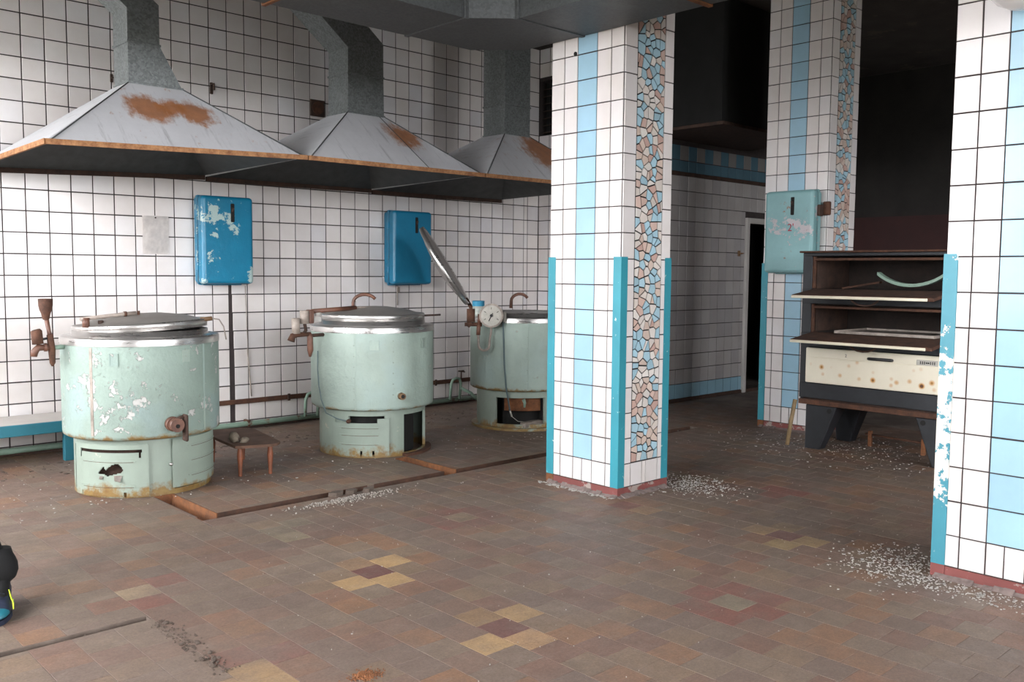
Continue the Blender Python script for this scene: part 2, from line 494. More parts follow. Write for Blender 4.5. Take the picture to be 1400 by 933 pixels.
    def blob(self, c, rx, ry, rz, seg=12, jit=0.0):
        b = bmesh.new()
        bmesh.ops.create_uvsphere(b, u_segments=seg, v_segments=max(6, seg // 2), radius=1)
        for v in b.verts:
            k = 1 + random.uniform(-jit, jit)
            v.co = Vector((c[0] + v.co.x * rx * k, c[1] + v.co.y * ry * k, c[2] + v.co.z * rz * k))
        for f in b.faces: f.smooth = True
        self._merge(b); return self
    def build(self, name, mats, parent=None, local=False, smooth=None):
        if not isinstance(mats, (list, tuple)): mats = [mats]
        if parent is not None and not local:
            p = parent
            off = Vector((0, 0, 0))
            while p is not None:
                off += p.location; p = p.parent
            for v in self.bm.verts: v.co -= off
        me = bpy.data.meshes.new(name)
        self.bm.to_mesh(me); self.bm.free()
        for m in mats: me.materials.append(M[m] if isinstance(m, str) else m)
        o = bpy.data.objects.new(name, me)
        COL.objects.link(o)
        if parent is not None: o.parent = parent
        return o

def thing(name, label, cat, loc=(0, 0, 0), group=None, rotz=0.0):
    o = bpy.data.objects.new(name, None)
    o.empty_display_size = 0.1
    COL.objects.link(o)
    o.location = loc
    o.rotation_euler = (0, 0, rotz)
    o['label'] = label; o['category'] = cat
    if group: o['group'] = group
    return o
def tag(o, label, cat, group=None, kind=None):
    o['label'] = label; o['category'] = cat
    if group: o['group'] = group
    if kind: o['kind'] = kind
    return o
def struct(o):
    o['kind'] = 'structure'
    return o

# ---- tiles -------------------------------------------------------
TCACHE = {}
def tile_geo(w, h, t, b):
    x, y = w / 2, h / 2
    v = [(-x, -y, 0), (x, -y, 0), (x, y, 0), (-x, y, 0),
         (-x, -y, t - b), (x, -y, t - b), (x, y, t - b), (-x, y, t - b),
         (-x + b, -y + b, t), (x - b, -y + b, t), (x - b, y - b, t), (-x + b, y - b, t)]
    f = [(8, 9, 10, 11)]
    for i in range(4):
        j = (i + 1) % 4
        f.append((i, j, j + 4, i + 4)); f.append((i + 4, j + 4, j + 8, i + 8))
    return v, f
def set_tint(me, cols):
    a = me.color_attributes.new('tint', 'FLOAT_COLOR', 'POINT')
    flat = []
    for c in cols: flat += [c[0], c[1], c[2], 1.0]
    a.data.foreach_set('color', flat)
def tile_mesh(w, h, t, b, mat, tint):
    key = (round(w, 4), round(h, 4), t, mat, tint)
    if key not in TCACHE:
        v, f = tile_geo(w, h, t, b)
        me = bpy.data.meshes.new('tile')
        me.from_pydata(v, [], f)
        set_tint(me, [tint] * len(v))
        me.materials.append(M[mat])
        TCACHE[key] = me
    return TCACHE[key]
EUL = {'-y': (PI / 2, 0, 0), '-x': (PI / 2, 0, -PI / 2), 'z': (0, 0, 0), '+x': (PI / 2, 0, PI / 2), '+y': (PI / 2, 0, PI)}
def place_tiles(tiles, parent, mat, t, b, face, nmax=300, jit=0.0016, name='tile', score=None):
    """tiles: (centre, w, h, tint). The nmax best in view as parts, the rest joined"""
    from mathutils import Euler
    base = EUL[face]
    off = parent.location if parent else Vector((0, 0, 0))
    if score:
        tiles = sorted(tiles, key=lambda q: -score(q[0], q[1] * q[2]))
    VV, FF, CC = [], [], []
    for k, (c, w, h, tint) in enumerate(tiles):
        rx, ry = random.gauss(0, jit * 2), random.gauss(0, jit * 2)
        rot = Euler(base).to_matrix() @ Euler((rx, ry, random.gauss(0, jit))).to_matrix()
        pos = Vector(c) + Euler(base).to_matrix() @ Vector((random.gauss(0, 0.0004), random.gauss(0, 0.0004), random.gauss(0, jit * 0.25))) - off
        if k < nmax and (score is None or score(c, w * h) > 0):
            o = bpy.data.objects.new(name, tile_mesh(w, h, t, b, mat, tint))
            o.location = pos
            o.rotation_euler = rot.to_euler()
            o.parent = parent
            COL.objects.link(o)
        else:
            v, f = tile_geo(w, h, t, b)
            n0 = len(VV)
            VV += [tuple(rot @ Vector(q) + pos) for q in v]
            FF += [tuple(n0 + i for i in q) for q in f]
            CC += [tint] * len(v)
    if VV:
        me = bpy.data.meshes.new('tiling')
        me.from_pydata(VV, [], FF)
        set_tint(me, CC)
        me.materials.append(M[mat])
        o = bpy.data.objects.new('tiling', me)
        o.parent = parent
        o['kind'] = 'stuff'
        COL.objects.link(o)
def in_view(c, area):
    """apparent size of a tile from the photograph's viewpoint, 0 when it lies out of the frame"""
    d = Vector(c) - CAM
    z = d.dot(fw)
    if z < 0.3: return 0
    x, y = d.dot(rt) / z * 1243, d.dot(up) / z * 1243
    if abs(x) > 715 or abs(y) > 480: return 0
    return area / z / z
WHITES = [(0.745, 0.705, 0.69), (0.77, 0.73, 0.715), (0.715, 0.68, 0.67), (0.745, 0.72, 0.72), (0.775, 0.735, 0.715), (0.73, 0.69, 0.675)]
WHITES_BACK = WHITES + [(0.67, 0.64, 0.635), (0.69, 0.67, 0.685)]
BLUES = [(0.36, 0.57, 0.71), (0.37, 0.59, 0.73), (0.345, 0.555, 0.69)]
def pick(l): return random.choice(l)
def subtract(rects, cut):
    out = []
    a0, a1, b0, b1 = cut
    for (x0, x1, y0, y1) in rects:
        if x1 <= a0 or x0 >= a1 or y1 <= b0 or y0 >= b1:
            out.append((x0, x1, y0, y1)); continue
        if x0 < a0: out.append((x0, a0, y0, y1))
        if x1 > a1: out.append((a1, x1, y0, y1))
        xa, xb = max(x0, a0), min(x1, a1)
        if y0 < b0: out.append((xa, xb, y0, b0))
        if y1 > b1: out.append((xa, xb, b1, y1))
    return out

# ================================================================== setting
Y_BACK = 6.966
X_ALC = 6.91
Y_COR = 5.55
ZC = 3.75
ground = struct(MB().box(-80, -2.15, -60, 60, -0.75, -0.7).box(-2.15, 80, -60, -4.75, -0.75, -0.7).build('trim_ground', 'ground_outside'))
# ---- floor with the drain slots left open
TRENCH = [(2.02, 6.4, 4.505, 4.585),        # long slot in front of the kettles
          (2.03, 2.135, 4.585, 5.16),       # branch to the left kettle
          (3.70, 3.80, 4.585, 5.13),        # branch to the middle kettle
          (0.30, 1.29, 3.345, 3.385)]       # gravel filled slot near the camera
rects = [(-2.0, 11.0, -4.5, Y_BACK)]
for c in TRENCH: rects = subtract(rects, c)
mb = MB()
for (x0, x1, y0, y1) in rects: mb.box(x0, x1, y0, y1, -0.12, -0.0013)
mb.box(-2.1, 11.1, -4.6, 8.2, -0.2, -0.12)
mb.box(7.0, 11.0, Y_BACK, 8.2, -0.12, -0.0045)
floor = struct(mb.build('floor', 'floor_mortar'))
PX, PY = 0.1425, 0.1405
CLAY = [(0.215, 0.140, 0.105), (0.245, 0.135, 0.088), (0.20, 0.150, 0.115), (0.27, 0.145, 0.080), (0.185, 0.135, 0.108), (0.235, 0.165, 0.110), (0.20, 0.115, 0.085), (0.225, 0.170, 0.125)]
C_YEL, C_RED, C_MAR, C_GRN = (0.46, 0.30, 0.145), (0.235, 0.075, 0.055), (0.155, 0.060, 0.055), (0.26, 0.225, 0.155)
special = {}
def motif(cx, cy, mid, arms):
    """pinwheel of coloured tiles round one centre in the running bond"""
    i = round((cx - 2.15) / PX - 0.5)
    sh = 0.5 if i % 2 else 0.0
    j = round((cy - 3.17) / PY - 0.5 - sh)
    special[i, j] = mid
    special[i, j - 1] = arms[0]; special[i, j + 1] = arms[1]
    # neighbours of the next courses sit half a tile up or down
    d = 0 if sh == 0 else 1
    special[i + 1, j + d] = arms[2]; special[i - 1, j + d - 1] = arms[3]
    if len(arms) > 4: special[i + 1, j + d - 1] = arms[4]; special[i - 1, j + d] = arms[5]
motif(2.22, 3.24, C_MAR, [C_YEL, C_CL if False else (0.30, 0.19, 0.11), C_YEL, C_YEL])
motif(2.22, 2.34, C_MAR, [(0.44, 0.27, 0.14), (0.30, 0.19, 0.10), C_YEL, C_YEL])
motif(3.11, 1.92, C_GRN, [C_RED, C_RED, C_RED, C_RED, C_RED, C_RED])
motif(3.05, 3.69, (0.36, 0.27, 0.16), [C_RED, C_RED, C_RED, C_RED, C_RED, C_RED])
motif(4.02, 2.39, C_MAR, [(0.36, 0.25, 0.13), C_YEL, (0.34, 0.24, 0.12), (0.34, 0.24, 0.12)])
motif(1.39, 3.67, (0.42, 0.31, 0.19), [C_RED, (0.27, 0.13, 0.08), C_RED, (0.25, 0.12, 0.08)])
motif(1.39, 2.74, (0.42, 0.27, 0.13), [C_YEL, C_RED, (0.24, 0.09, 0.07), C_YEL])
motif(2.22, 4.12, C_GRN, [(0.30, 0.25, 0.16), (0.28, 0.2, 0.13), C_GRN, (0.24, 0.17, 0.12)])
motif(4.0, 3.2, C_RED, [(0.36, 0.22, 0.12), CLAY[3], CLAY[3], CLAY[1]])
motif(4.9, 2.9, C_RED, [C_RED, CLAY[1], CLAY[3], C_RED])
tiles = []
for i in range(int((-2.0 - 2.15) / PX) - 1, int((7.6 - 2.15) / PX) + 1):
    sh = 0.5 if i % 2 else 0.0
    for j in range(int((-2.0 - 3.17) / PY) - 1, int((Y_BACK - 3.17) / PY) + 1):
        x0 = 2.15 + i * PX; y0 = 3.17 + (j + sh) * PY
        g = 0.0009
        rr = [(x0 + g, x0 + PX - g, y0 + g, min(y0 + PY - g, Y_BACK - 0.01))]
        for c in TRENCH: rr = subtract(rr, (c[0] - 0.004, c[1] + 0.004, c[2] - 0.004, c[3] + 0.004))
        # rough screed behind the kettles and the bare patch beside the slot keep their own surface
        tint = special.get((i, j)) or pick(CLAY)
        for (a0, a1, b0, b1) in rr:
            if a1 - a0 < 0.012 or b1 - b0 < 0.012: continue
            tiles.append((((a0 + a1) / 2, (b0 + b1) / 2, -0.012), a1 - a0, b1 - b0, tint))
place_tiles(tiles, floor, 'floor_tile', 0.012, 0.0006, 'z', 300, 0.0006, 'tile', in_view)

# ---- back wall
wall_back = struct(MB().box(-2.15, 7.1, Y_BACK, Y_BACK + 0.2, -0.1, ZC).build('wall_back', 'grout'))
tiles = []
X0, Z0, PW = 1.741, 1.8562, 0.15
for i in range(-25, 35):
    for j in range(-13, 13):
        xa, xb = X0 + i * PW, X0 + (i + 1) * PW
        if i == 33: xb = xa + 0.055
        if i == 34: xa, xb = X0 + 33 * PW + 0.055, X_ALC - 0.006
        zb = Z0 - j * 0.1495; za = max(Z0 - (j + 1) * 0.1495, 0.012)
        if zb > ZC: continue
        if zb - za < 0.02: continue
        if i == 10 and j >= 3: xb -= 0.012
        if i == 11 and j >= 3: xa += 0.004 + 0.022 * min(1, (j - 3) / 5.0)
        w, h = xb - xa - 0.0085, zb - za - 0.0085
        if w < 0.01: continue
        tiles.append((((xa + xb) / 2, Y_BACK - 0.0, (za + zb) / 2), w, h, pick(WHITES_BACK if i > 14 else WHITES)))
place_tiles(tiles, wall_back, 'glazed_tile', 0.0045, 0.0012, '-y', 300, 0.0022, 'tile', lambda c, a: in_view(c, a) * (0.02 if (abs(c[0] - 2.4) < .9 and 2.0 < c[2] < 2.5) else 1))

# ---- alcove side wall and corridor wall (one block of masonry)
wall_alcove = struct(MB().box(X_ALC, X_ALC + 0.2, Y_COR + 0.2, 6.62, -0.1, ZC).box(X_ALC, X_ALC + 0.2, 6.62, Y_BACK, -0.1, 2.75).box(X_ALC, X_ALC + 0.2, 6.62, Y_BACK, 3.32, ZC).box(X_ALC + 0.15, X_ALC + 0.2, 6.60, Y_BACK, 2.75, 3.32).build('wall_alcove', 'grout'))
tiles = []
for i in range(0, 10):
    for j in range(-13, 13):
        ya, yb = Y_BACK - 0.006 - (i + 1) * 0.15, Y_BACK - 0.006 - i * 0.15
        ya = max(ya, Y_COR)
        zb = Z0 - j * 0.1495; za = max(Z0 - (j + 1) * 0.1495, 0.012)
        if zb > ZC or zb - za < 0.02 or yb - ya < 0.02: continue
        if yb > 6.62 and zb > 2.76 and za < 3.32: continue
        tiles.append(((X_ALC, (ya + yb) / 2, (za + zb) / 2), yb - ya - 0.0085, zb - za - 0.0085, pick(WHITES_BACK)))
place_tiles(tiles, wall_alcove, 'glazed_tile', 0.0045, 0.0012, '-x', 300, 0.0022, 'tile')

D0, D1, DZ = 8.74, 9.62, 1.86
wc = MB().box(X_ALC, D0, Y_COR, Y_COR + 0.2, -0.1, ZC).box(D0, D1, Y_COR, Y_COR + 0.2, DZ, ZC).box(D1, 11.0, Y_COR, Y_COR + 0.2, -0.1, ZC)
wall_corridor = struct(wc.build('wall_corridor', ['grout']))
tiles = []
for i in range(0, 29):
    for j in range(0, 18):
        xa, xb = X_ALC + 0.002 + i * 0.142, X_ALC + 0.002 + (i + 1) * 0.142
        za, zb = 0.035 + j * 0.15, 0.035 + (j + 1) * 0.15
        if zb > 2.62: continue
        if j == 15: za += 0.036
        if xb > D0 - 0.06 and xa < D1 + 0.06 and za < DZ + 0.06: 
            if xa < D0 - 0.08: xb = D0 - 0.06
            else: continue
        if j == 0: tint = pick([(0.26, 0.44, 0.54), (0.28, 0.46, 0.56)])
        elif j >= 15: tint = (0.09, 0.17, 0.22) if (j == 15 or i % 2) else (0.22, 0.215, 0.21)  # upper band tints darkened: the shade up there is put into the tile colour
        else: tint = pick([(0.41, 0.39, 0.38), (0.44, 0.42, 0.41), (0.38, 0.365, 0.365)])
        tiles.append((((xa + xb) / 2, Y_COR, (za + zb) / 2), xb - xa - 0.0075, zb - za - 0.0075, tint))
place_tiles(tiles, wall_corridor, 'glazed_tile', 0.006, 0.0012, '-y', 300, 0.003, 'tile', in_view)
struct(MB().box(X_ALC, 11, Y_COR - 0.02, Y_COR, 2.282, 2.318, 0.004).build('trim_1', 'rust_dark'))
struct(MB().box(X_ALC, 11, Y_COR - 0.012, Y_COR, 0.0, 0.034, 0.003).build('baseboard_corridor', 'rust_dark'))
# door frame and the dark room behind it
fr = MB().box(D0 - 0.06, D0, Y_COR - 0.03, Y_COR + 0.2, 0, DZ + 0.06, 0.004).box(D1, D1 + 0.06, Y_COR - 0.03, Y_COR + 0.2, 0, DZ + 0.06, 0.004).box(D0, D1, Y_COR - 0.03, Y_COR + 0.2, DZ, DZ + 0.06, 0.004)
struct(fr.build('door_1', 'white_paint'))
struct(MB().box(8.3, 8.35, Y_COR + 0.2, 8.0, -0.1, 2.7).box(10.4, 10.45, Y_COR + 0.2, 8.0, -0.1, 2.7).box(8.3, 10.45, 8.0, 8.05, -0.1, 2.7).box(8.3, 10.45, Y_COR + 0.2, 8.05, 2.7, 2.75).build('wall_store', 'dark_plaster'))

# ---- far dark room, ceiling, window wall, rear wall
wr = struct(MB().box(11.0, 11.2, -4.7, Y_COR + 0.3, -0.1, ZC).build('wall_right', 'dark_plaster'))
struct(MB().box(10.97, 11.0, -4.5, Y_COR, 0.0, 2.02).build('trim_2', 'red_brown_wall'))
struct(MB().box(-2.3, 11.3, -4.8, 8.2, ZC, ZC + 0.2).build('ceiling', 'ceiling_plaster'))
mb = MB()
xs_ = [-2.15] + [v for w in FRONT for v in w] + [11.2]
for k in range(0, len(xs_), 2): mb.box(xs_[k], xs_[k + 1], -4.7, -4.5, -0.7, ZC)
for (a, b) in FRONT:
    mb.box(a, b, -4.7, -4.5, -0.7, WIN_Z[0]); mb.box(a, b, -4.7, -4.5, WIN_Z[1], ZC)
struct(mb.build('wall_front', 'room_plaster'))
mb = MB()
ys = [-4.7] + [v for w in WINDOWS for v in w] + [7.1]
for k in range(0, len(ys), 2): mb.box(WIN_X - 0.15, WIN_X, ys[k], ys[k + 1], -0.7, ZC)
for (a, b) in WINDOWS:
    mb.box(WIN_X - 0.15, WIN_X, a, b, -0.7, WIN_Z[0]); mb.box(WIN_X - 0.15, WIN_X, a, b, WIN_Z[1], ZC)
struct(mb.build('wall_left', 'room_plaster'))
for k, (a, b) in enumerate(WINDOWS):
    z0, z1 = WIN_Z
    mb = MB().box(WIN_X - 0.13, WIN_X - 0.07, a, a + 0.05, z0, z1).box(WIN_X - 0.13, WIN_X - 0.07, b - 0.05, b, z0, z1)
    mb.box(WIN_X - 0.13, WIN_X - 0.07, a + .05, b - .05, z0, z0 + 0.05).box(WIN_X - 0.13, WIN_X - 0.07, a + .05, b - .05, z1 - 0.05, z1)
    mb.box(WIN_X - 0.125, WIN_X - 0.075, (a + b) / 2 - 0.025, (a + b) / 2 + 0.025, z0 + .05, z1 - .05)
    struct(mb.build('window_%d' % (k + 1), 'white_paint'))
for k, (a, b) in enumerate(FRONT):
    z0, z1 = WIN_Z
    y0, y1 = FRONT_Y - 0.15, FRONT_Y - 0.09
    mb = MB().box(a, a + 0.05, y0, y1, z0, z1).box(b - 0.05, b, y0, y1, z0, z1)
    mb.box(a + .05, b - .05, y0, y1, z0, z0 + 0.05).box(a + .05, b - .05, y0, y1, z1 - 0.05, z1)
    mb.box((a + b) / 2 - 0.025, (a + b) / 2 + 0.025, y0 + .005, y1 - .005, z0 + .05, z1 - .05)
    struct(mb.build('window_%d' % (k + 1 + len(WINDOWS)), 'white_paint'))

# ================================================================== tiled pillars
def voronoi(w, h, n):
    """cells of a random scatter clipped to a w x h strip"""
    pts = []
    cell = math.sqrt(w * h / n)
    nx = max(1, round(w / cell)); ny = max(1, round(h / cell))
    for j in range(ny):
        for i in range(nx):
            pts.append(((i + random.uniform(0.0, 1.0)) * w / nx, (j + random.uniform(0.0, 1.0)) * h / ny))
    cells = []
    for k, p in enumerate(pts):
        poly = [(0, 0), (w, 0), (w, h), (0, h)]
        for m, q in enumerate(pts):
            if m == k or abs(q[1] - p[1]) > 3.2 * cell: continue
            mx, my = (p[0] + q[0]) / 2, (p[1] + q[1]) / 2
            dx, dy = q[0] - p[0], q[1] - p[1]
            new = []
            for a in range(len(poly)):
                A, B = poly[a], poly[(a + 1) % len(poly)]
                da = (A[0] - mx) * dx + (A[1] - my) * dy; db = (B[0] - mx) * dx + (B[1] - my) * dy
                if da <= 0: new.append(A)
                if (da < 0 < db) or (db < 0 < da):
                    t_ = da / (da - db)
                    new.append((A[0] + (B[0] - A[0]) * t_, A[1] + (B[1] - A[1]) * t_))
            poly = new
            if len(poly) < 3: break
        if len(poly) >= 3: cells.append(poly)
    return cells
def shrink(poly, d):
    n = len(poly)
    out = poly
    res = poly
    # clip by every edge moved inwards
    for a in range(n):
        A, B = poly[a], poly[(a + 1) % n]
        ex, ey = B[0] - A[0], B[1] - A[1]
        L = math.hypot(ex, ey)
        if L < 1e-6: continue
        nx, ny = -ey / L, ex / L
        ox, oy = A[0] + nx * d, A[1] + ny * d
        new = []
        for k in range(len(res)):
            P, Q = res[k], res[(k + 1) % len(res)]
            dp = (P[0] - ox) * nx + (P[1] - oy) * ny; dq = (Q[0] - ox) * nx + (Q[1] - oy) * ny
            if dp >= 0: new.append(P)
            if (dp > 0 > dq) or (dp < 0 < dq):
                t_ = dp / (dp - dq)
                new.append((P[0] + (Q[0] - P[0]) * t_, P[1] + (Q[1] - P[1]) * t_))
        res = new
        if len(res) < 3: return None
    return res
MOS = [(0.36, 0.545, 0.64), (0.40, 0.60, 0.70), (0.54, 0.37, 0.32), (0.60, 0.44, 0.38), (0.70, 0.66, 0.62), (0.66, 0.60, 0.55), (0.62, 0.50, 0.43)]
MOSW = [5, 4, 3, 3, 5, 4, 3]
Z_ROW = 1.3896
def pillar(px, py, w, d, label, name_left=0.565, mosaic=True, pieces=True, guard='teal_guard', ztop=ZC, chips=False):
    root = thing('tiled_pillar', label, 'pillar', (px, py, 0))
    MB().box(px, px + w, py, py + d, 0, ztop).build('core', 'grout', root)
    A, B = [], []
    cols = [(0, 0.0928, 0), (0.0928, 0.200, 0), (0.200, 0.3525, 1), (0.3525, 0.4594, 0), (0.4594, d, 0)]
    rows = []
    for j in range(-9, 16):
        za, zb = Z_ROW + j * 0.15, Z_ROW + (j + 1) * 0.15
        rows.append((j, max(za, 0.052), min(zb, ztop)))
    for (j, za, zb) in rows:
        if zb - za < 0.02: continue
        for (a, b, bl) in cols:
            aa, bb = a, b
            if j < 0:
                if a == 0: aa = 0.047
                if b == d: bb = d - 0.047
            parts = [(aa, bb)]
            if bl and j == -9: parts = [(aa, aa + 0.08), (aa + 0.08, bb)]
            for (u, v) in parts:
                tint = pick(BLUES) if (bl and j > -9) else pick(WHITES)
                A.append(((px, py + (u + v) / 2, (za + zb) / 2), v - u - 0.0062, zb - za - 0.0062, tint))
        c1, c2 = 0.1116, 0.3645
        segs = [(0, c1), (c2, w)]
        if j == -9: segs = [(0, c1), (c1, c1 + 0.105), (c1 + 0.105, c1 + 0.14), (c1 + 0.14, c2), (c2, w)]
        if not mosaic: segs = [(0, c1), (c1, c1 + .126), (c1 + .126, c2), (c2, w)]
        for (u, v) in segs:
            if j < 0:
                if u == 0: u = 0.047
                if v == w: v = w - 0.047
            B.append(((px + (u + v) / 2, py, (za + zb) / 2), v - u - 0.0062, zb - za - 0.0062, pick(WHITES)))
    place_tiles(A, root, 'glazed_tile', 0.006, 0.0012, '-x', 200, 0.0016)
    place_tiles(B, root, 'glazed_tile', 0.006, 0.0012, '-y', 100, 0.0016)
    if mosaic:
        z0 = Z_ROW - 8 * 0.15 + 0.002
        z1 = 2.98 if pieces else ztop
        cells = voronoi(0.2489, z1 - z0, 330)
        MB().box(px + 0.1128, px + 0.3633, py - 0.0012, py, z0 - 0.002, z1, 0).build('mosaic_bed', 'dark_void', root)
        stuff = MB() if not pieces else None
        SC = []
        for ci, poly in enumerate(cells):
            q = shrink(poly, random.uniform(0.0024, 0.0046))
            if not q or len(q) < 3: continue
            t_ = 0.006 + random.uniform(0, 0.0018)
            n = len(q)
            fl = [(px + 0.1136 + u, py, z0 + v) for u, v in q]
            cx = sum(p[0] for p in fl) / n; cz = sum(p[2] for p in fl) / n
            tint = random.choices(MOS, MOSW)[0]
            k = random.uniform(0.9, 1.1)
            tint = tuple(x * k for x in tint)
            if pieces:
                vv = [(p[0] - cx, 0, p[2] - cz) for p in fl] + [((p[0] - cx), -t_ + 0.001, (p[2] - cz)) for p in fl] + [((p[0] - cx) * 0.94, -t_, (p[2] - cz) * 0.94) for p in fl]
                ff = [tuple(range(2 * n, 3 * n))]
                for a in range(n):
                    b = (a + 1) % n
                    ff += [(a, b, b + n, a + n), (a + n, b + n, b + 2 * n, a + 2 * n)]
                me = bpy.data.meshes.new('mosaic_piece')
                me.from_pydata(vv, [], ff)
                set_tint(me, [tint] * len(vv))
                me.materials.append(M['glazed_tile'])
                o = bpy.data.objects.new('mosaic_piece', me)
                o.location = (cx - px, 0, cz)
                o.parent = root
                COL.objects.link(o)
            else:
                stuff.prism(fl, (0, -t_, 0))
                SC += [tint] * (2 * n)
        if stuff:
            o = stuff.build('mosaic', 'glazed_tile', root)
            set_tint(o.data, SC)
            o['kind'] = 'stuff'
    # painted angle guards on the corners and the red plinth
    e, th = 0.05, 0.009
    zt = 1.402
    for (cx, cy, sx, sy) in ((px, py, 1, 1), (px, py + d, 1, -1), (px + w, py, -1, 1), (px + w, py + d, -1, -1)):
        m_ = MB()
        xo, yo = cx - sx * th, cy - sy * th
        pts = [(xo, yo), (cx + sx * e, yo), (cx + sx * e, cy), (cx, cy), (cx, cy + sy * e), (xo, cy + sy * e)]
        m_.prism([(p[0], p[1], 0.055) for p in pts], (0, 0, zt - 0.055))
        m_.build('corner_guard', guard, root)
        m_ = MB()
        m_.prism([(p[0], p[1], 0.0) for p in pts], (0, 0, 0.0545))
        o = m_.build('guard_foot', 'rust_orange' if sy < 0 and not chips else 'red_plinth', root)
    for (x0, x1, y0, y1) in ((px - 0.007, px, py + e, py + d - e), (px + e, px + w - e, py - 0.007, py)):
        MB().box(x0, x1, y0, y1, 0.0, 0.05, 0.002).build('plinth', 'red_plinth', root)
    for (axis_) in (0, 1):
        m_ = MB(); n_ = 14
        L_ = d if axis_ == 0 else w
        for i_ in range(n_):
            a_, b_ = L_ * i_ / n_ - 0.012, L_ * (i_ + 1) / n_ - 0.012
            e_, f_ = random.uniform(.018, .045), random.uniform(.008, .022)
            if axis_ == 0: m_.prism([(px - .0095, py + a_, 0), (px - .0095 - e_, py + a_, 0), (px - .0095, py + a_, f_)], (0, b_ - a_, 0))
            else: m_.prism([(px + a_, py - .0095, 0), (px + a_, py - .0095 - e_, 0), (px + a_, py - .0095, f_)], (b_ - a_, 0, 0))
        m_.build('mortar_fillet', 'fillet_mortar', root)['kind'] = 'stuff'
    return root
p1 = pillar(4.029, 3.385, 0.4513, 0.565, 'white and blue tiled pillar with broken tile mosaic strip, in the middle of the room')
p2 = pillar(4.029, 1.013, 0.4513, 0.565, 'white and blue tiled pillar at right edge with badly flaked teal corner guard', mosaic=False, guard='teal_guard_flaked', chips=True)
p3 = pillar(6.90, 3.655, 0.46, 0.565, 'dim tiled pillar standing behind the oven, with a pale turquoise box on it', pieces=False)
# drill hole with dirt smear on the middle pillar
MB().tube([(4.030, 3.756, 2.60), (4.018, 3.756, 2.60)], 0.012, 10).build('drilled_hole', 'dark_void', p1)

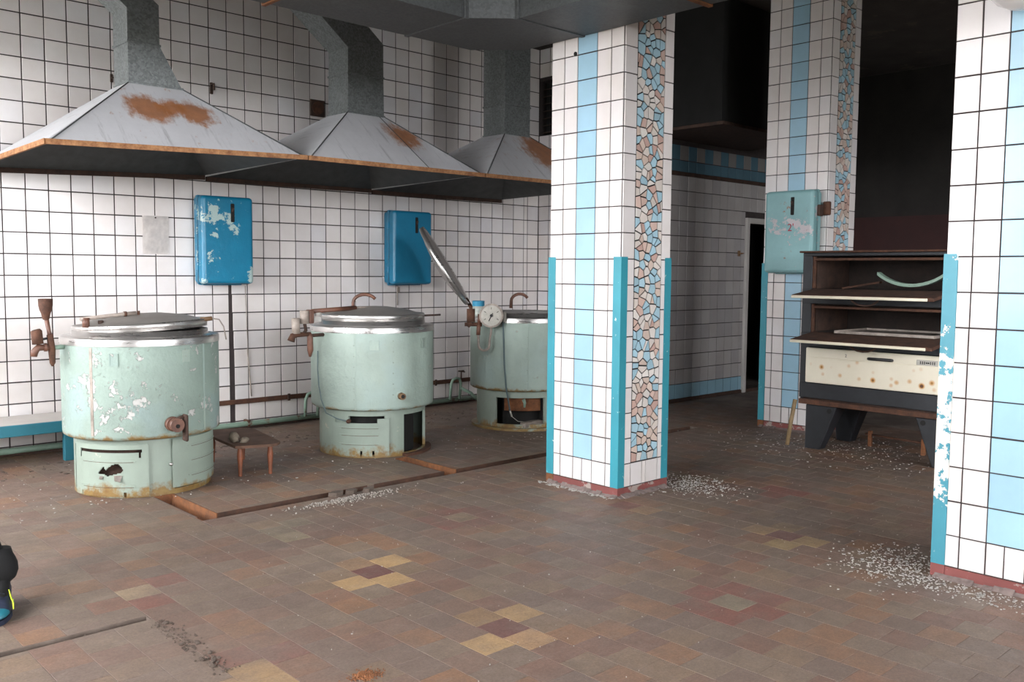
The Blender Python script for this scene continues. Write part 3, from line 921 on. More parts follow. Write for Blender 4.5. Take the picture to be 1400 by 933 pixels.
# ================================================================== extraction hoods
HOODS = [(1.575, 3.185, 2.002, 2.06, (2.217, 2.56), (2.215, 2.417), 0.24, 2.482, 2.735, 'hood_sheet_1',
          'left grey metal extraction hood with two orange rust blotches below its neck'),
         (3.195, 4.755, 2.06, 2.066, (3.83, 4.16), (3.835, 4.155), 0.27, 2.497, 2.79, 'hood_sheet_2',
          'middle grey metal extraction hood with faint rust streaks, above the closed kettle'),
         (4.765, 6.36, 2.066, 2.072, (5.43, 5.735), (5.43, 5.735), 0.28, 2.511, 2.765, 'hood_sheet_3',
          'right grey metal extraction hood partly hidden by the mosaic pillar')]
YF, YB, NY = 5.40, 6.945, 5.90
for k, (xa, xb, za, zb, nb, nt, nd, zn, zj, mat, lab) in enumerate(HOODS):
    root = thing('extraction_hood', lab, 'hood', (xa, YF, za), 'extraction hoods over the kettles')
    zba, zbb = za + 0.0, zb + 0.0
    if k == 0: zba = 1.985; 
    bot = [Vector((xa, YF, za)), Vector((xb, YF, zb)), Vector((xb, YB, min(zbb, 2.05))), Vector((xa, YB, min(zba, 2.04)))]
    top = [Vector((nb[0], NY, zn)), Vector((nb[1], NY, zn)), Vector((nb[1], NY + nd, zn)), Vector((nb[0], NY + nd, zn))]
    m_ = MB()
    cen = Vector(((xa + xb) / 2, (YF + YB) / 2, 1.9))
    for i in range(4):
        j = (i + 1) % 4
        outer = [bot[i], bot[j], top[j], top[i]]
        inner = [v + (cen - v).normalized() * 0.008 for v in outer]
        for q in ((0, 1, 2), (0, 2, 3)):
            m_.poly([outer[n_] for n_ in q], 0)
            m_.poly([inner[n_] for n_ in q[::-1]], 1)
        m_.poly([outer[0], inner[0], inner[1], outer[1]], 1)
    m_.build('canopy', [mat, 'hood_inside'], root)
    # rusted angle along the front edge (and round the free left end)
    m_ = MB()
    a, b = bot[0], bot[1]
    m_.hexa([a + Vector((0, -0.012, -0.018)), b + Vector((0, -0.012, -0.018)), b + Vector((0, 0.004, -0.018)), a + Vector((0, 0.004, -0.018)),
             a + Vector((0, -0.012, 0.012)), b + Vector((0, -0.012, 0.012)), b + Vector((0, 0.012, 0.012)), a + Vector((0, 0.012, 0.012))])
    if k == 0:
        b = bot[3]
        m_.hexa([a + Vector((-0.012, -0.012, -0.018)), a + Vector((0.004, 0, -0.018)), b + Vector((0.004, 0, -0.018)), b + Vector((-0.012, 0, -0.018)),
                 a + Vector((-0.012, -0.012, 0.012)), a + Vector((0.010, 0, 0.012)), b + Vector((0.010, 0, 0.012)), b + Vector((-0.012, 0, 0.012))])
    m_.build('rim', 'rim_rust', root)
    m_ = MB().hexa([bot[3] + Vector((0, -.005, -.035)), bot[2] + Vector((0, -.005, -.035)), bot[2] + Vector((0, .012, -.035)), bot[3] + Vector((0, .012, -.035)),
                    bot[3] + Vector((0, -.005, .0)), bot[2] + Vector((0, -.005, .0)), bot[2] + Vector((0, .012, .0)), bot[3] + Vector((0, .012, .0))])
    m_.build('back_rail', 'rust_dark', root)
    # folded seams of the sheet metal
    for (i) in (0, 1):
        m_ = MB()
        m_.tube([top[i] + Vector((0, -.001, 0.0)), bot[i] + Vector((0.02 * (1 if i == 0 else -1), -.001, 0.003))], 0.0045, 6)
        m_.build('seam', 'hood_inside', root)
    f0 = top[1] * 0.0 + (top[0] * 0.15 + top[1] * 0.85); f1 = bot[0] * 0.34 + bot[1] * 0.66
    if k == 1: MB().tube([f0 + Vector((0, -.001, 0.001)), f1 + Vector((0, -.001, 0.001))], 0.003, 6).build('seam', 'hood_inside', root)
    # neck: flare, straight piece, bend towards the left
    m_ = MB()
    m_.hexa([(nb[0], NY, zn), (nb[1], NY, zn), (nb[1], NY + nd, zn), (nb[0], NY + nd, zn), (nt[0], NY, zj), (nt[1], NY, zj), (nt[1], NY + nd, zj), (nt[0], NY + nd, zj)])
    m_.build('neck', 'galvanised_sheet', root)
    for (q0, q1, zz) in ((nt[0], nt[1], zj), (nb[0], nb[1], zn)):
        MB().box(q0 - .008, q1 + .008, NY - .008, NY + nd + .008, zz - .008, zz + .008, 0.003).build('flange', 'galvanised_sheet', root)
    m_ = MB()
    x0, x1 = nt
    y0, y1 = NY, NY + nd
    if k == 2:
        m_.box(x0, x1, y0, y1, zj, ZC)
    else:
        zl, zr = (2.94, 2.99) if k == 0 else (2.975, 3.045)
        L = 0.62
        m_.hexa([(x0, y0, zj), (x1, y0, zj), (x1, y1, zj), (x0, y1, zj), (x0, y0, zl), (x1, y0, zr), (x1, y1, zr), (x0, y1, zl)])
        u0, u1, v0, v1 = x0 - L, x1 - L, zl + L * 0.80, zr + L * 0.80
        m_.hexa([(x0, y0, zl), (x1, y0, zr), (x1, y1, zr), (x0, y1, zl), (u0, y0, v0), (u1, y0, v1), (u1, y1, v1), (u0, y1, v0)])
        m_.hexa([(u0, y0, v0), (u1, y0, v1), (u1, y1, v1), (u0, y1, v0), (u0, y0, ZC), (u1, y0, ZC), (u1, y1, ZC), (u0, y1, ZC)])
    m_.build('duct', 'galvanised_sheet', root)

# ---- the big duct hung under the ceiling, turning a corner beside the pillar
ZD, ZT = 2.69, 3.55  # unseen upper part made taller to block window light to the far pillar
root = thing('ventilation_duct', 'large dark grey sheet metal air duct turning a corner under the ceiling', 'duct', (3.75, 4.15, ZD))
xi, xo_, yi, yo_ = 3.49, 4.012, 3.885, 4.415
ch = 0.24
MB().box(-1.0, xi - 0.21, yi, yo_, ZD, ZT).build('duct_run', 'duct_sheet', root)
MB().box(xi, xo_, -4.0, yi - 0.19, ZD, ZT).build('duct_run', 'duct_sheet', root)
pts = [(xi - 0.21, yo_), (xo_ - ch, yo_), (xo_, yo_ - ch), (xo_, yi - 0.19), (xi, yi - 0.19), (xi - 0.21, yi)]
MB().prism([(p[0], p[1], ZD) for p in pts], (0, 0, ZT - ZD)).build('duct_elbow', 'duct_sheet', root)
m_ = MB()
for z_ in (ZD,):
    m_.box(xi - 0.225, xi - 0.195, yi - 0.012, yo_ + 0.012, ZD - 0.006, ZT + 0.012, 0.003)
m_.build('flange', 'duct_sheet', root)
MB().box(xi - 0.012, xo_ + 0.012, yi - 0.205, yi - 0.175, ZD - 0.006, ZT + 0.012, 0.003).build('flange', 'duct_sheet', root)
MB().box(2.36, 2.385, yi - 0.03, yo_ + 0.03, ZD - 0.008, ZT + 0.03, 0.003).build('flange', 'rust_orange', root)
MB().box(xi - 0.03, xo_ + 0.018, 2.80, 2.83, ZD - 0.010, ZT + 0.03, 0.003).build('flange', 'rust_orange', root)
for (x_, y_) in ((0.6, yi + .02), (0.6, yo_ - .02), (xi + .02, -1.0), (xo_ - .02, -1.0), (2.9, yo_ - .02), (2.9, yi + .02)):
    MB().tube([(x_, y_, ZT), (x_, y_, ZC)], 0.008, 6).build('hanger', 'rust_dark', root)
# dark duct box high on the corridor wall
root = thing('corridor_duct', 'dark sheet metal duct box high on the corridor wall above the blue tiles', 'duct', (7.9, 5.2, 2.64))
MB().box(6.93, 8.55, 4.70, 5.54, 2.66, ZC - 0.01, 0.004).build('casing', 'dark_sheet', root)  # depth extended forward to shade the blue tiles below
MB().box(6.93, 8.57, 4.68, 5.54, 2.63, 2.66, 0.003).build('edge_strip', 'rust_dark', root)

# dark louvred opening in the alcove wall
root = thing('vent_grille', 'dark vent opening high on the alcove wall behind the right hood', 'vent', (X_ALC + 0.05, 6.79, 2.75))
m_ = MB().box(X_ALC + 0.1, X_ALC + 0.14, 6.625, 6.96, 2.755, 3.315)
m_.build('back_plate', 'dark_void', root)
for i in range(7):
    MB().hexa([(X_ALC + .03, 6.63, 2.78 + i * .075), (X_ALC + .08, 6.63, 2.80 + i * .075), (X_ALC + .08, 6.955, 2.80 + i * .075), (X_ALC + .03, 6.955, 2.78 + i * .075),
               (X_ALC + .03, 6.63, 2.784 + i * .075), (X_ALC + .08, 6.63, 2.804 + i * .075), (X_ALC + .08, 6.955, 2.804 + i * .075), (X_ALC + .03, 6.955, 2.784 + i * .075)]).build('slat', 'rust_dark', root)

# ================================================================== switch boxes
def switch_box(loc, face, w, h, d, mat, label, group=None):
    """enamelled box, built facing -y with its back at y = 0 and its centre at the root"""
    root = thing('switch_box', label, 'box', loc, group, 0 if face == '-y' else -PI / 2)
    MB().box(-w / 2 + .012, w / 2 - .012, -d * 0.55, -0.008, -h / 2 + .01, h / 2 - .01, 0.02, 3).build('body', mat, root, True)
    m_ = MB(); m_.box(-w / 2, w / 2, -d, -d * 0.5, -h / 2, h / 2, 0.028, 4)
    m_.build('cover', mat, root, True)
    m_ = MB(); m_.box(-w / 2 - .004, w / 2 + .004, -d * 0.53, -d * 0.485, -h / 2 - .004, h / 2 + .004, 0.012, 2)
    m_.build('seam_band', mat, root, True)
    MB().box(0.02, 0.052, -d - 0.006, -d + 0.004, h / 2 - 0.20, h / 2 - 0.055, 0.005).build('lever_slot', 'dark_void', root, True)
    MB().tube([(0.036, -d - 0.004, h / 2 - 0.12), (0.036, -d - 0.016, h / 2 - 0.09)], 0.009, 8).build('lever', 'rust_dark', root, True)
    for s in (-1, 1):
        MB().box(-w / 2 - .012, -w / 2 + .01, -d * 0.6, -d * 0.4, s * h * 0.3 - 0.03, s * h * 0.3 + 0.03, 0.004).build('hinge', mat, root, True)
    MB().box(w / 2 - .004, w / 2 + 0.022, -d * 0.62, -d * 0.25, h / 2 - 0.21, h / 2 - 0.12, 0.006).build('latch', 'rust_dark', root, True)
    MB().box(-w / 2 + .05, w / 2 - .05, -d * 0.4, -0.01, -h / 2 - 0.012, -h / 2 + 0.012, 0.004).build('bottom_lip', mat, root, True)
    return root
WF = Y_BACK - 0.0065
switch_box((3.29, WF, 1.54), '-y', 0.43, 0.685, 0.19, 'blue_enamel_flaked', 'blue enamelled switch box with large flaked pale patches, beside the paper notice', 'blue switch boxes on the back wall')
switch_box((5.10, WF, 1.525), '-y', 0.44, 0.67, 0.19, 'blue_enamel', 'blue enamelled switch box with few scratches, behind the raised kettle lid', 'blue switch boxes on the back wall')
b3 = switch_box((6.893, 3.897, 1.655), '-x', 0.435, 0.665, 0.17, 'turquoise_enamel', 'pale turquoise switch box with a red hand painted 2 on the dim pillar')
def text_mesh(s, size):
    cu = bpy.data.curves.new('text', 'FONT'); cu.body = s; cu.size = size; cu.extrude = 0.0006; cu.align_x = 'CENTER'; cu.align_y = 'CENTER'
    o = bpy.data.objects.new('text', cu); COL.objects.link(o)
    dg = bpy.context.evaluated_depsgraph_get()
    me = bpy.data.meshes.new_from_object(o.evaluated_get(dg))
    bpy.data.objects.remove(o); bpy.data.curves.remove(cu)
    return me
def lettering(s, size, loc, rot, mat, parent, name='lettering'):
    me = text_mesh(s, size)
    me.materials.clear(); me.materials.append(M[mat])
    o = bpy.data.objects.new(name, me); COL.objects.link(o)
    o.location = loc; o.rotation_euler = rot; o.parent = parent
    return o
lettering("2'", 0.085, (0.025, -0.1712, 0.03), (PI / 2, 0, 0), 'red_mark', b3)
o = MB().box(6.855, 6.893, 3.612, 3.672, 1.785, 1.895, 0.008).build('socket_box', 'rust_brown')
tag(o, 'small rusty junction box on pillar corner beside the turquoise switch box', 'box')
# paper notice, hooks and hole covers on the back wall
root = thing('paper_notice', 'blank crumpled sheet of paper pinned to the tiled wall', 'paper', (2.79, WF, 1.57))
b = bmesh.new(); N = 10
g = [[b.verts.new((-0.1 + 0.2 * i / N, -0.004 - 0.0018 * random.random(), -0.145 + 0.29 * j / N)) for i in range(N + 1)] for j in range(N + 1)]
for j in range(N):
    for i in range(N): b.faces.new((g[j][i], g[j][i + 1], g[j + 1][i + 1], g[j + 1][i]))
bmesh.ops.solidify(b, geom=b.faces[:], thickness=0.0008)
m_ = MB(); m_._merge(b); m_.build('sheet', 'paper', root, True)
MB().tube([(0.0, -0.010, 0.13), (0.0, -0.002, 0.13)], 0.006, 8).build('pin', 'rust_dark', root, True)
root = thing('wall_bracket', 'small rusty bracket stub on the tiled wall right of the left hood neck', 'bracket', (3.255, WF, 2.735))
MB().box(-0.012, 0.012, -0.012, 0, -0.045, 0.045, 0.003).build('plate', 'rust_dark', root, True)
MB().tube([(0, -0.008, 0.03), (0, -0.05, 0.03), (0, -0.055, -0.02)], 0.007, 6).build('hook', 'rust_dark', root, True)
root = thing('wall_socket', 'square brown cover plate on the wall left of the middle hood neck', 'socket', (4.205, WF, 2.70))
MB().box(-0.07, 0.07, -0.018, 0, -0.07, 0.07, 0.004).build('plate', 'rust_dark', root, True)
MB().tube([(0, -0.018, 0), (0, -0.026, 0)], 0.055, 20).build('cap', 'rust_brown', root, True)
root = thing('wall_bracket', 'tiny rusty bracket stub on the wall left of the left hood neck', 'bracket', (2.49, WF, 2.70))
MB().box(-0.010, 0.010, -0.010, 0, -0.03, 0.03, 0.003).build('plate', 'rust_dark', root, True)
MB().tube([(0, -0.008, 0.0), (0, -0.035, 0.0)], 0.006, 6).build('hook', 'rust_dark', root, True)
root = thing('door_latch', 'small brass latch on tiled wall left of the dark doorway', 'latch', (8.56, Y_COR - 0.0065, 1.53))
MB().box(-0.02, 0.02, -0.012, 0, -0.03, 0.03, 0.003).build('plate', 'brass', root, True)
MB().tube([(0, -0.012, 0), (0, -0.04, 0), (0.03, -0.04, 0)], 0.008, 8).build('knob', 'brass', root, True)

# round white lamp on the right pillar
root = thing('wall_lamp', 'round white globe lamp on the blue stripe of the right edge pillar', 'lamp', (4.022, 1.275, 2.47))
MB().tube([(4.022, 1.275, 2.47), (3.985, 1.275, 2.47)], 0.09, 24).build('mount', 'white_paint', root)
m_ = MB()
m_.lathe([(0.001, 2.335), (0.05, 2.342), (0.095, 2.365), (0.125, 2.40), (0.138, 2.45), (0.132, 2.50), (0.11, 2.54), (0.07, 2.57), (0.001, 2.58)], (3.88, 1.275), 32)
m_.build('globe', 'lamp_glass', root)

# ================================================================== boiling kettles
def kettle(cx, cy, label):
    return thing('boiling_kettle', label, 'kettle', (cx, cy, 0), 'mint green boiling kettles along the back wall')
def body_parts(root, mat, zb=0.335, zt=0.895, dent=None):
    cx, cy = root.location.x, root.location.y
    m_ = MB()
    m_.lathe([(0.30, zb + .006), (0.43, zb + .004), (0.442, zb + 0.012), (0.4445, zb + 0.03), (0.445, zb + .2), (0.446, zb + .4), (0.445, zt - 0.01), (0.438, zt)], (cx, cy), 72)
    if dent:
        for v in m_.bm.verts:
            a = math.degrees(math.atan2(v.co.y - cy, v.co.x - cx))
            k = math.exp(-((a - dent[0]) / 9.0) ** 2) * 0.018 * min(1, max(0, (v.co.z - zb) / 0.1))
            s = 1 - k / 0.445
            v.co.x = cx + (v.co.x - cx) * s; v.co.y = cy + (v.co.y - cy) * s
    m_.build('drum', mat, root)
    m_ = MB()
    m_.lathe([(0.449, zt - 0.022), (0.4495, zt + 0.014), (0.446, zt + 0.021), (0.41, zt + 0.026), (0.386, zt + 0.028), (0.384, zt + 0.054), (0.372, zt + 0.056), (0.366, zt + 0.05), (0.366, zt - 0.15), (0.30, zt - 0.28), (0.001, zt - 0.32)], (cx, cy), 72)
    m_.build('rim_ring', 'steel', root)
def lid_part(root, cx, cy, z, tilt=0.0, ang=0.0, mat='lid', dome=0.055):
    m_ = MB()
    m_.lathe([(0.001, -0.004), (0.36, -0.004), (0.381, -0.006), (0.384, 0.034), (0.378, 0.040), (0.355, 0.036), (0.26, 0.036 + dome * 0.55), (0.12, 0.036 + dome * 0.92), (0.001, 0.036 + dome)], (0, 0), 64)
    R = Matrix.Rotation(tilt, 4, Vector((math.cos(ang), math.sin(ang), 0)))
    for v in m_.bm.verts: v.co = (R @ v.co) + Vector((cx, cy, z))
    for f in m_.bm.faces:
        c = f.calc_center_median()
        q = (R.inverted() @ (c - Vector((cx, cy, z))))
        f.material_index = 1 if (math.hypot(q.x, q.y) > 0.372) else 0
    return m_.build('lid', [mat, 'steel'], root)
def on_drum(root, a, z, r=0.446):
    a = math.radians(a)
    return Vector((root.location.x + r * math.cos(a), root.location.y + r * math.sin(a), z))
def seam_strip(root, a, z0, z1, mat, w=1.0, r=0.4475):
    m_ = MB().shell(r, 0.004, a - w, a + w, z0, z1, 2, 1, (root.location.x, root.location.y))
    return m_.build('seam_strip', mat, root)
def rivets(root, a, zs, mat):
    m_ = MB()
    for z in zs:
        p = on_drum(root, a, z, 0.447); d = Vector((math.cos(math.radians(a)), math.sin(math.radians(a)), 0))
        m_.tube([p - d * .003, p + d * 0.003], 0.005, 6)
    o = m_.build('rivets', mat, root); o['kind'] = 'stuff'
    return o
def name_plate(root, a, z, mat, w=2.6, h=0.034):
    c = (root.location.x, root.location.y)
    m_ = MB()
    m_.shell(0.4485, 0.004, a - w, a + w, z - h, z + h, 3, 1, c)
    m_.shell(0.4505, 0.004, a - w, a + w, z + h - .006, z + h, 3, 1, c).shell(0.4505, 0.004, a - w, a + w, z - h, z - h + .006, 3, 1, c)
    m_.shell(0.4505, 0.004, a - w, a - w + .7, z - h, z + h, 1, 1, c).shell(0.4505, 0.004, a + w - .7, a + w, z - h, z + h, 1, 1, c)
    return m_.build('name_plate', mat, root)
def rib_lines(m_, c, r, a0, a1, zs, root=None):
    if root is not None:
        for z in zs:
            MB().shell(r + 0.0035, 0.006, a0 + 3, a1 - 1, z - 0.0065, z - 0.0038, 10, 1, c).build('rib', 'rust_brown', root)
    for z in zs: m_.shell(r + 0.004, 0.006, a0, a1, z - 0.004, z + 0.004, 10, 1, c)
    return m_

# ---- kettle 1 (left)
k1 = kettle(2.125, 5.55, 'leftmost mint green kettle, paint badly flaked, lid ajar and torn base panel')
c = (2.125, 5.55)
body_parts(k1, 'mint_paint_flaked')
seam_strip(k1, -147.5, 0.365, 0.865, 'grey_pipe', 1.1)
seam_strip(k1, -61.5, 0.355, 0.875, 'mint_paint', 0.8)
name_plate(k1, -130, 0.80, 'mint_paint_flaked', 3.2, 0.035)
name_plate(k1, -79, 0.81, 'mint_paint', 3.2, 0.035)
lid_part(k1, c[0], c[1], 0.953, math.radians(-3.2), math.radians(90 - 43 + 8))
# pedestal: frame, two panels, dark slot
m_ = MB()
m_.shell(0.386, 0.02, 0, 360, 0.0, 0.03, 60, 1, c).shell(0.386, 0.02, 0, 360, 0.29, 0.337, 60, 1, c)
m_.shell(0.386, 0.02, -108, -86, 0.02, 0.30, 6, 1, c).shell(0.386, 0.02, -30, 175, 0.02, 0.30, 40, 1, c)
m_.build('pedestal', 'mint_base', k1)
MB().lathe([(0.345, 0.0), (0.345, 0.33)], c, 40).build('inner_shell', 'rust_dark', k1)
random.seed(11)
HOLE = [(-149, 0.145), (-146, 0.165), (-143.5, 0.185), (-141, 0.165), (-139.5, 0.18), (-136, 0.195), (-131.5, 0.205), (-128.5, 0.185), (-127, 0.165), (-129, 0.15), (-133, 0.142), (-137, 0.135), (-140, 0.128), (-143, 0.14), (-146, 0.138)]
def inside(a, z, poly):
    r_ = False
    for i in range(len(poly)):
        (xa, ya), (xb, yb) = poly[i], poly[i - 1]
        if (ya > z) != (yb > z) and a < (xb - xa) * (z - ya) / (yb - ya) + xa: r_ = not r_
    return r_
m_ = MB().shell(0.402, 0.006, -176, -107.5, 0.012, 0.282, 84, 44, c, hole=lambda a, z: inside(a, z, HOLE) or (z > 0.262 and -168 < a < -112) or (0.235 < z and (-168 < a < -166.6 or -114.5 < a < -113)) or (z < 0.035 and (-127 < a < -124.5 or -167 < a < -166)))
m_.shell(0.402, 0.006, -176, -107.5, 0.282, 0.31, 40, 1, c)
rib_lines(m_, c, 0.402, -167, -118, (0.07, 0.215), k1)
pn = m_.build('access_panel', 'mint_base', k1)
pn['label'] = 'torn mint green access panel with a jagged hole'
for (a, z, da, dz) in ((-131, 0.135, 3.4, 0.036), (-145, 0.13, 1.8, 0.018)):
    p0 = on_drum(k1, a - da, z, 0.403); p1_ = on_drum(k1, a + da, z, 0.404); p2_ = on_drum(k1, a + da * .6, z - dz, 0.418); p3_ = on_drum(k1, a - da * .7, z - dz * .8, 0.416)
    m_ = MB().poly([p0, p1_, p2_, p3_])
    bmesh.ops.solidify(m_.bm, geom=m_.bm.faces[:], thickness=0.002)
    m_.build('bent_flap', 'grey_pipe', pn)
m_ = MB().shell(0.404, 0.006, -88.5, -22, 0.04, 0.325, 40, 1, c)
rib_lines(m_, c, 0.404, -74, -28, (0.10, 0.19, 0.275), k1)
m_.build('access_panel', 'mint_base', k1)
p = on_drum(k1, -89.5, 0.18, 0.40)
MB().blob(p, 0.012, 0.010, 0.010, 10).build('latch', 'steel', k1)
# drain tap
root = k1
p = on_drum(k1, -91, 0.425, 0.445)
m_ = MB().tube([p, p + Vector((0, -0.035, 0))], 0.042, 20).tube([p + Vector((0, -0.03, 0.0)), p + Vector((0.0, -0.085, 0.0))], [0.036, 0.040], 16)
tp = m_.build('drain_tap', 'copper_pipe', k1)
MB().tube([p + Vector((0, -0.085, -0.005)), p + Vector((0, -0.088, -0.005))], 0.012, 12).build('bore', 'dark_void', tp)
MB().box(p.x + 0.046, p.x + 0.064, p.y - 0.085, p.y - 0.03, p.z - 0.10, p.z + 0.055, 0.006).tube([p + Vector((0.0, -0.05, 0.03)), p + Vector((0.06, -0.05, 0.045))], 0.010, 8).build('handle', 'rust_dark', tp)
# lid arm with bolts
yy = 5.42
m_ = MB().tube([(1.735, yy, 1.022), (1.99, yy + .02, 1.045), (2.055, yy + .02, 1.05)], 0.011, 10)
arm = m_.build('lid_arm', 'grey_pipe', k1)
MB().tube([(1.765, yy, 1.03), (1.765, yy, 0.975)], 0.020, 12).build('post', 'copper_pipe', arm)
MB().tube([(1.85, yy + .01, 1.012), (1.85, yy + .01, 0.978)], 0.016, 8).box(1.82, 1.92, yy - .01, yy + .03, 0.976, 0.985, 0.002).build('bolt', 'rust_dark', arm)
MB().tube([(2.07, yy + .02, 1.03), (2.07, yy + .02, 1.062)], 0.009, 8).build('clamp', 'rust_brown', arm)
MB().tube([(1.985, yy + .02, 1.045), (2.0, yy + .02, 1.046)], 0.015, 10).build('clamp', 'rust_brown', arm)
p = on_drum(k1, -38, 0.0, 0.37)
MB().tube([(p.x - .02, p.y, 1.005), (p.x + 0.045, p.y - .02, 1.012)], 0.013, 10).build('lid_handle', 'brass', k1)
MB().tube([(p.x + 0.045, p.y - .02, 1.012), (p.x + 0.085, p.y - .03, 1.005), (p.x + 0.11, p.y - .04, 0.96), (p.x + 0.125, p.y - .04, 0.88)], 0.004, 6).build('wire', 'grey_pipe', k1)
# safety valve with funnel at the left
vx, vy = 1.60, 5.52
m_ = MB().lathe([(0.014, 1.02), (0.019, 1.028), (0.024, 1.055), (0.032, 1.075), (0.037, 1.10), (0.038, 1.138), (0.033, 1.138), (0.028, 1.10), (0.008, 1.05)], (vx - 0.016, vy), 20)
vf = m_.build('filling_funnel', 'rust_brown', k1)
MB().tube([(vx - .014, vy, 1.03), (vx - .002, vy, 0.95), (vx + .004, vy, 0.93)], [0.013, 0.011, 0.016], 10).build('neck', 'copper_pipe', vf)
MB().tube([(vx + .002, vy, 0.935), (vx + .010, vy, 0.85), (vx + .012, vy, 0.775), (vx + .012, vy, 0.755)], [0.018, 0.020, 0.016, 0.006], 10).build('valve_body', 'rust_brown', k1)
MB().tube([(vx, vy, 0.86), (1.70, 5.54, 0.862)], 0.013, 8).build('inlet_pipe', 'pipe_green', k1)
MB().tube([(vx - .07, vy, 0.965), (vx - .068, vy, 0.958), (vx - .062, vy, 0.885)], [0.022, 0.030, 0.030], 14).build('relief_cylinder', 'rust_brown', k1)
m_ = MB().tube([(vx - .085, vy, 0.815), (vx - .082, vy, 0.84), (vx - .06, vy, 0.865), (vx, vy, 0.862)], [0.018, 0.022, 0.020, 0.014], 10)
m_.tube([(vx - .03, vy, 0.865), (vx - .015, vy, 0.865)], 0.024, 8)
m_.build('elbow', 'copper_pipe', k1)
MB().tube([(vx - .04, vy, 0.91), (vx - .01, vy, 0.915)], 0.007, 6).build('lever', 'black_plastic', k1)

# ---- kettle 2 (middle)
k2 = kettle(3.82, 5.57, 'middle mint green kettle, dented, with its lid shut and brass drain stub')
c = (3.82, 5.57)
body_parts(k2, 'mint_paint', 0.335, 0.90, dent=(-76, 0))
seam_strip(k2, -140, 0.35, 0.875, 'mint_paint', 0.5)
rivets(k2, -141, [0.42 + .075 * i for i in range(6)], 'mint_base')
rivets(k2, -106, [0.45 + .075 * i for i in range(6)], 'mint_base')
name_plate(k2, -123, 0.80, 'mint_paint', 4.0, 0.036)
name_plate(k2, -70, 0.80, 'mint_paint', 3.2, 0.036)
lid_part(k2, c[0], c[1], 0.962)
m_ = MB()
m_.shell(0.386, 0.02, -90, 270, 0.0, 0.022, 60, 1, c).shell(0.386, 0.02, 0, 360, 0.295, 0.337, 60, 1, c)
m_.shell(0.386, 0.02, -112, -90, 0.02, 0.30, 6, 1, c).shell(0.386, 0.02, -38, 210, 0.02, 0.30, 46, 1, c)
m_.build('pedestal', 'mint_base', k2)
MB().shell(0.43, 0.05, -92, -20, 0.0, 0.018, 24, 1, c).build('foot_ring', 'rust_brown', k2)
MB().lathe([(0.30, 0.0), (0.30, 0.33)], c, 32).build('inner_shell', 'dark_void', k2)
m_ = MB().shell(0.402, 0.006, -170, -108, 0.012, 0.278, 62, 26, c, hole=lambda a, z: (z > 0.252 and -165 < a < -120) or (z < 0.05 and (-137 < a < -134.5 or -125 < a < -122.5)))
rib_lines(m_, c, 0.402, -160, -118, (0.10, 0.165, 0.215), k2)
m_.build('access_panel', 'mint_base', k2)
MB().shell(0.398, 0.006, 170, 191, 0.012, 0.30, 8, 1, c).build('access_panel', 'mint_base', k2)
p = on_drum(k2, -99, 0.44, 0.445)
dd = Vector((math.cos(math.radians(-105)), math.sin(math.radians(-105)), 0))
m_ = MB().tube([p - dd * .01, p + dd * 0.012], 0.036, 20)
tp = m_.build('drain_stub', 'mint_paint', k2)
MB().tube([p + dd * 0.01, p + dd * 0.05], [0.026, 0.024], 8).build('nut', 'brass', tp)
MB().tube([p + dd * 0.05, p + dd * 0.052], 0.014, 10).build('bore', 'dark_void', tp)
MB().tube([on_drum(k2, 178, 0.745, 0.452), on_drum(k2, 178, 0.62, 0.455), on_drum(k2, 180, 0.50, 0.455), on_drum(k2, 184, 0.40, 0.455), on_drum(k2, -172, 0.31, 0.44), on_drum(k2, -160, 0.275, 0.42), on_drum(k2, -148, 0.262, 0.418)], 0.004, 6).build('cable', 'cable_grey', k2)
MB().blob(on_drum(k2, -148, 0.262, 0.415), 0.02, 0.016, 0.016, 8, 0.1).build('cable_clip', 'rust_brown', k2)
# lid arm and valve set
yy = 5.50
arm = MB().tube([(3.27, yy, 1.028), (3.63, yy, 1.045)], 0.016, 10).build('lid_arm', 'copper_pipe', k2)
MB().tube([(3.63, yy, 1.045), (3.75, yy, 1.05)], 0.007, 8).build('rod', 'grey_pipe', arm)
MB().tube([(3.215, yy, 1.035), (3.215, yy, 0.945)], 0.032, 14).build('pivot', 'grey_pipe', arm)
MB().box(3.24, 3.275, yy - .03, yy + .03, 0.945, 1.04, 0.006).build('hinge_block', 'copper_pipe', arm)
MB().box(3.285, 3.345, yy - .01, yy + .01, 0.955, 0.99, 0.004).tube([(3.30, yy, 1.01), (3.34, yy, 1.01)], 0.014, 8).build('bracket', 'white_paint', arm)
MB().tube([(3.145, yy, 0.985), (3.15, yy, 0.88)], 0.028, 14).build('relief_cylinder', 'grey_pipe', k2)
MB().tube([(3.11, yy, 0.83), (3.125, yy, 0.865), (3.16, yy, 0.872), (3.26, yy, 0.872)], [0.026, 0.022, 0.018, 0.014], 10).build('elbow', 'rust_brown', k2)
MB().tube([(3.215, yy, 0.95), (3.225, yy, 0.90), (3.20, yy, 0.87)], 0.012, 8).build('link', 'rust_dark', k2)
MB().tube([(3.25, yy, 0.875), (3.256, yy, 0.85), (3.258, yy, 0.76), (3.255, yy, 0.715)], [0.016, 0.021, 0.021, 0.008], 10).build('valve_body', 'copper_pipe', k2)
MB().tube([(3.258, yy, 0.862), (3.40, 5.53, 0.862)], 0.012, 8).build('inlet_pipe', 'rust_dark', k2)
p = on_drum(k2, -44, 0.0, 0.375)
MB().tube([(p.x - .01, p.y, 0.985), (p.x + 0.12, p.y - .05, 0.99)], 0.007, 8).build('lid_handle', 'rust_dark', k2)
arc = [(3.955, 6.03, 0.96)] + [(4.03 - .075 * math.cos(a), 6.03 - .05 * (1 - math.cos(a)), 1.06 + .065 * math.sin(a)) for a in [PI * i / 8 * 0.85 for i in range(9)]]
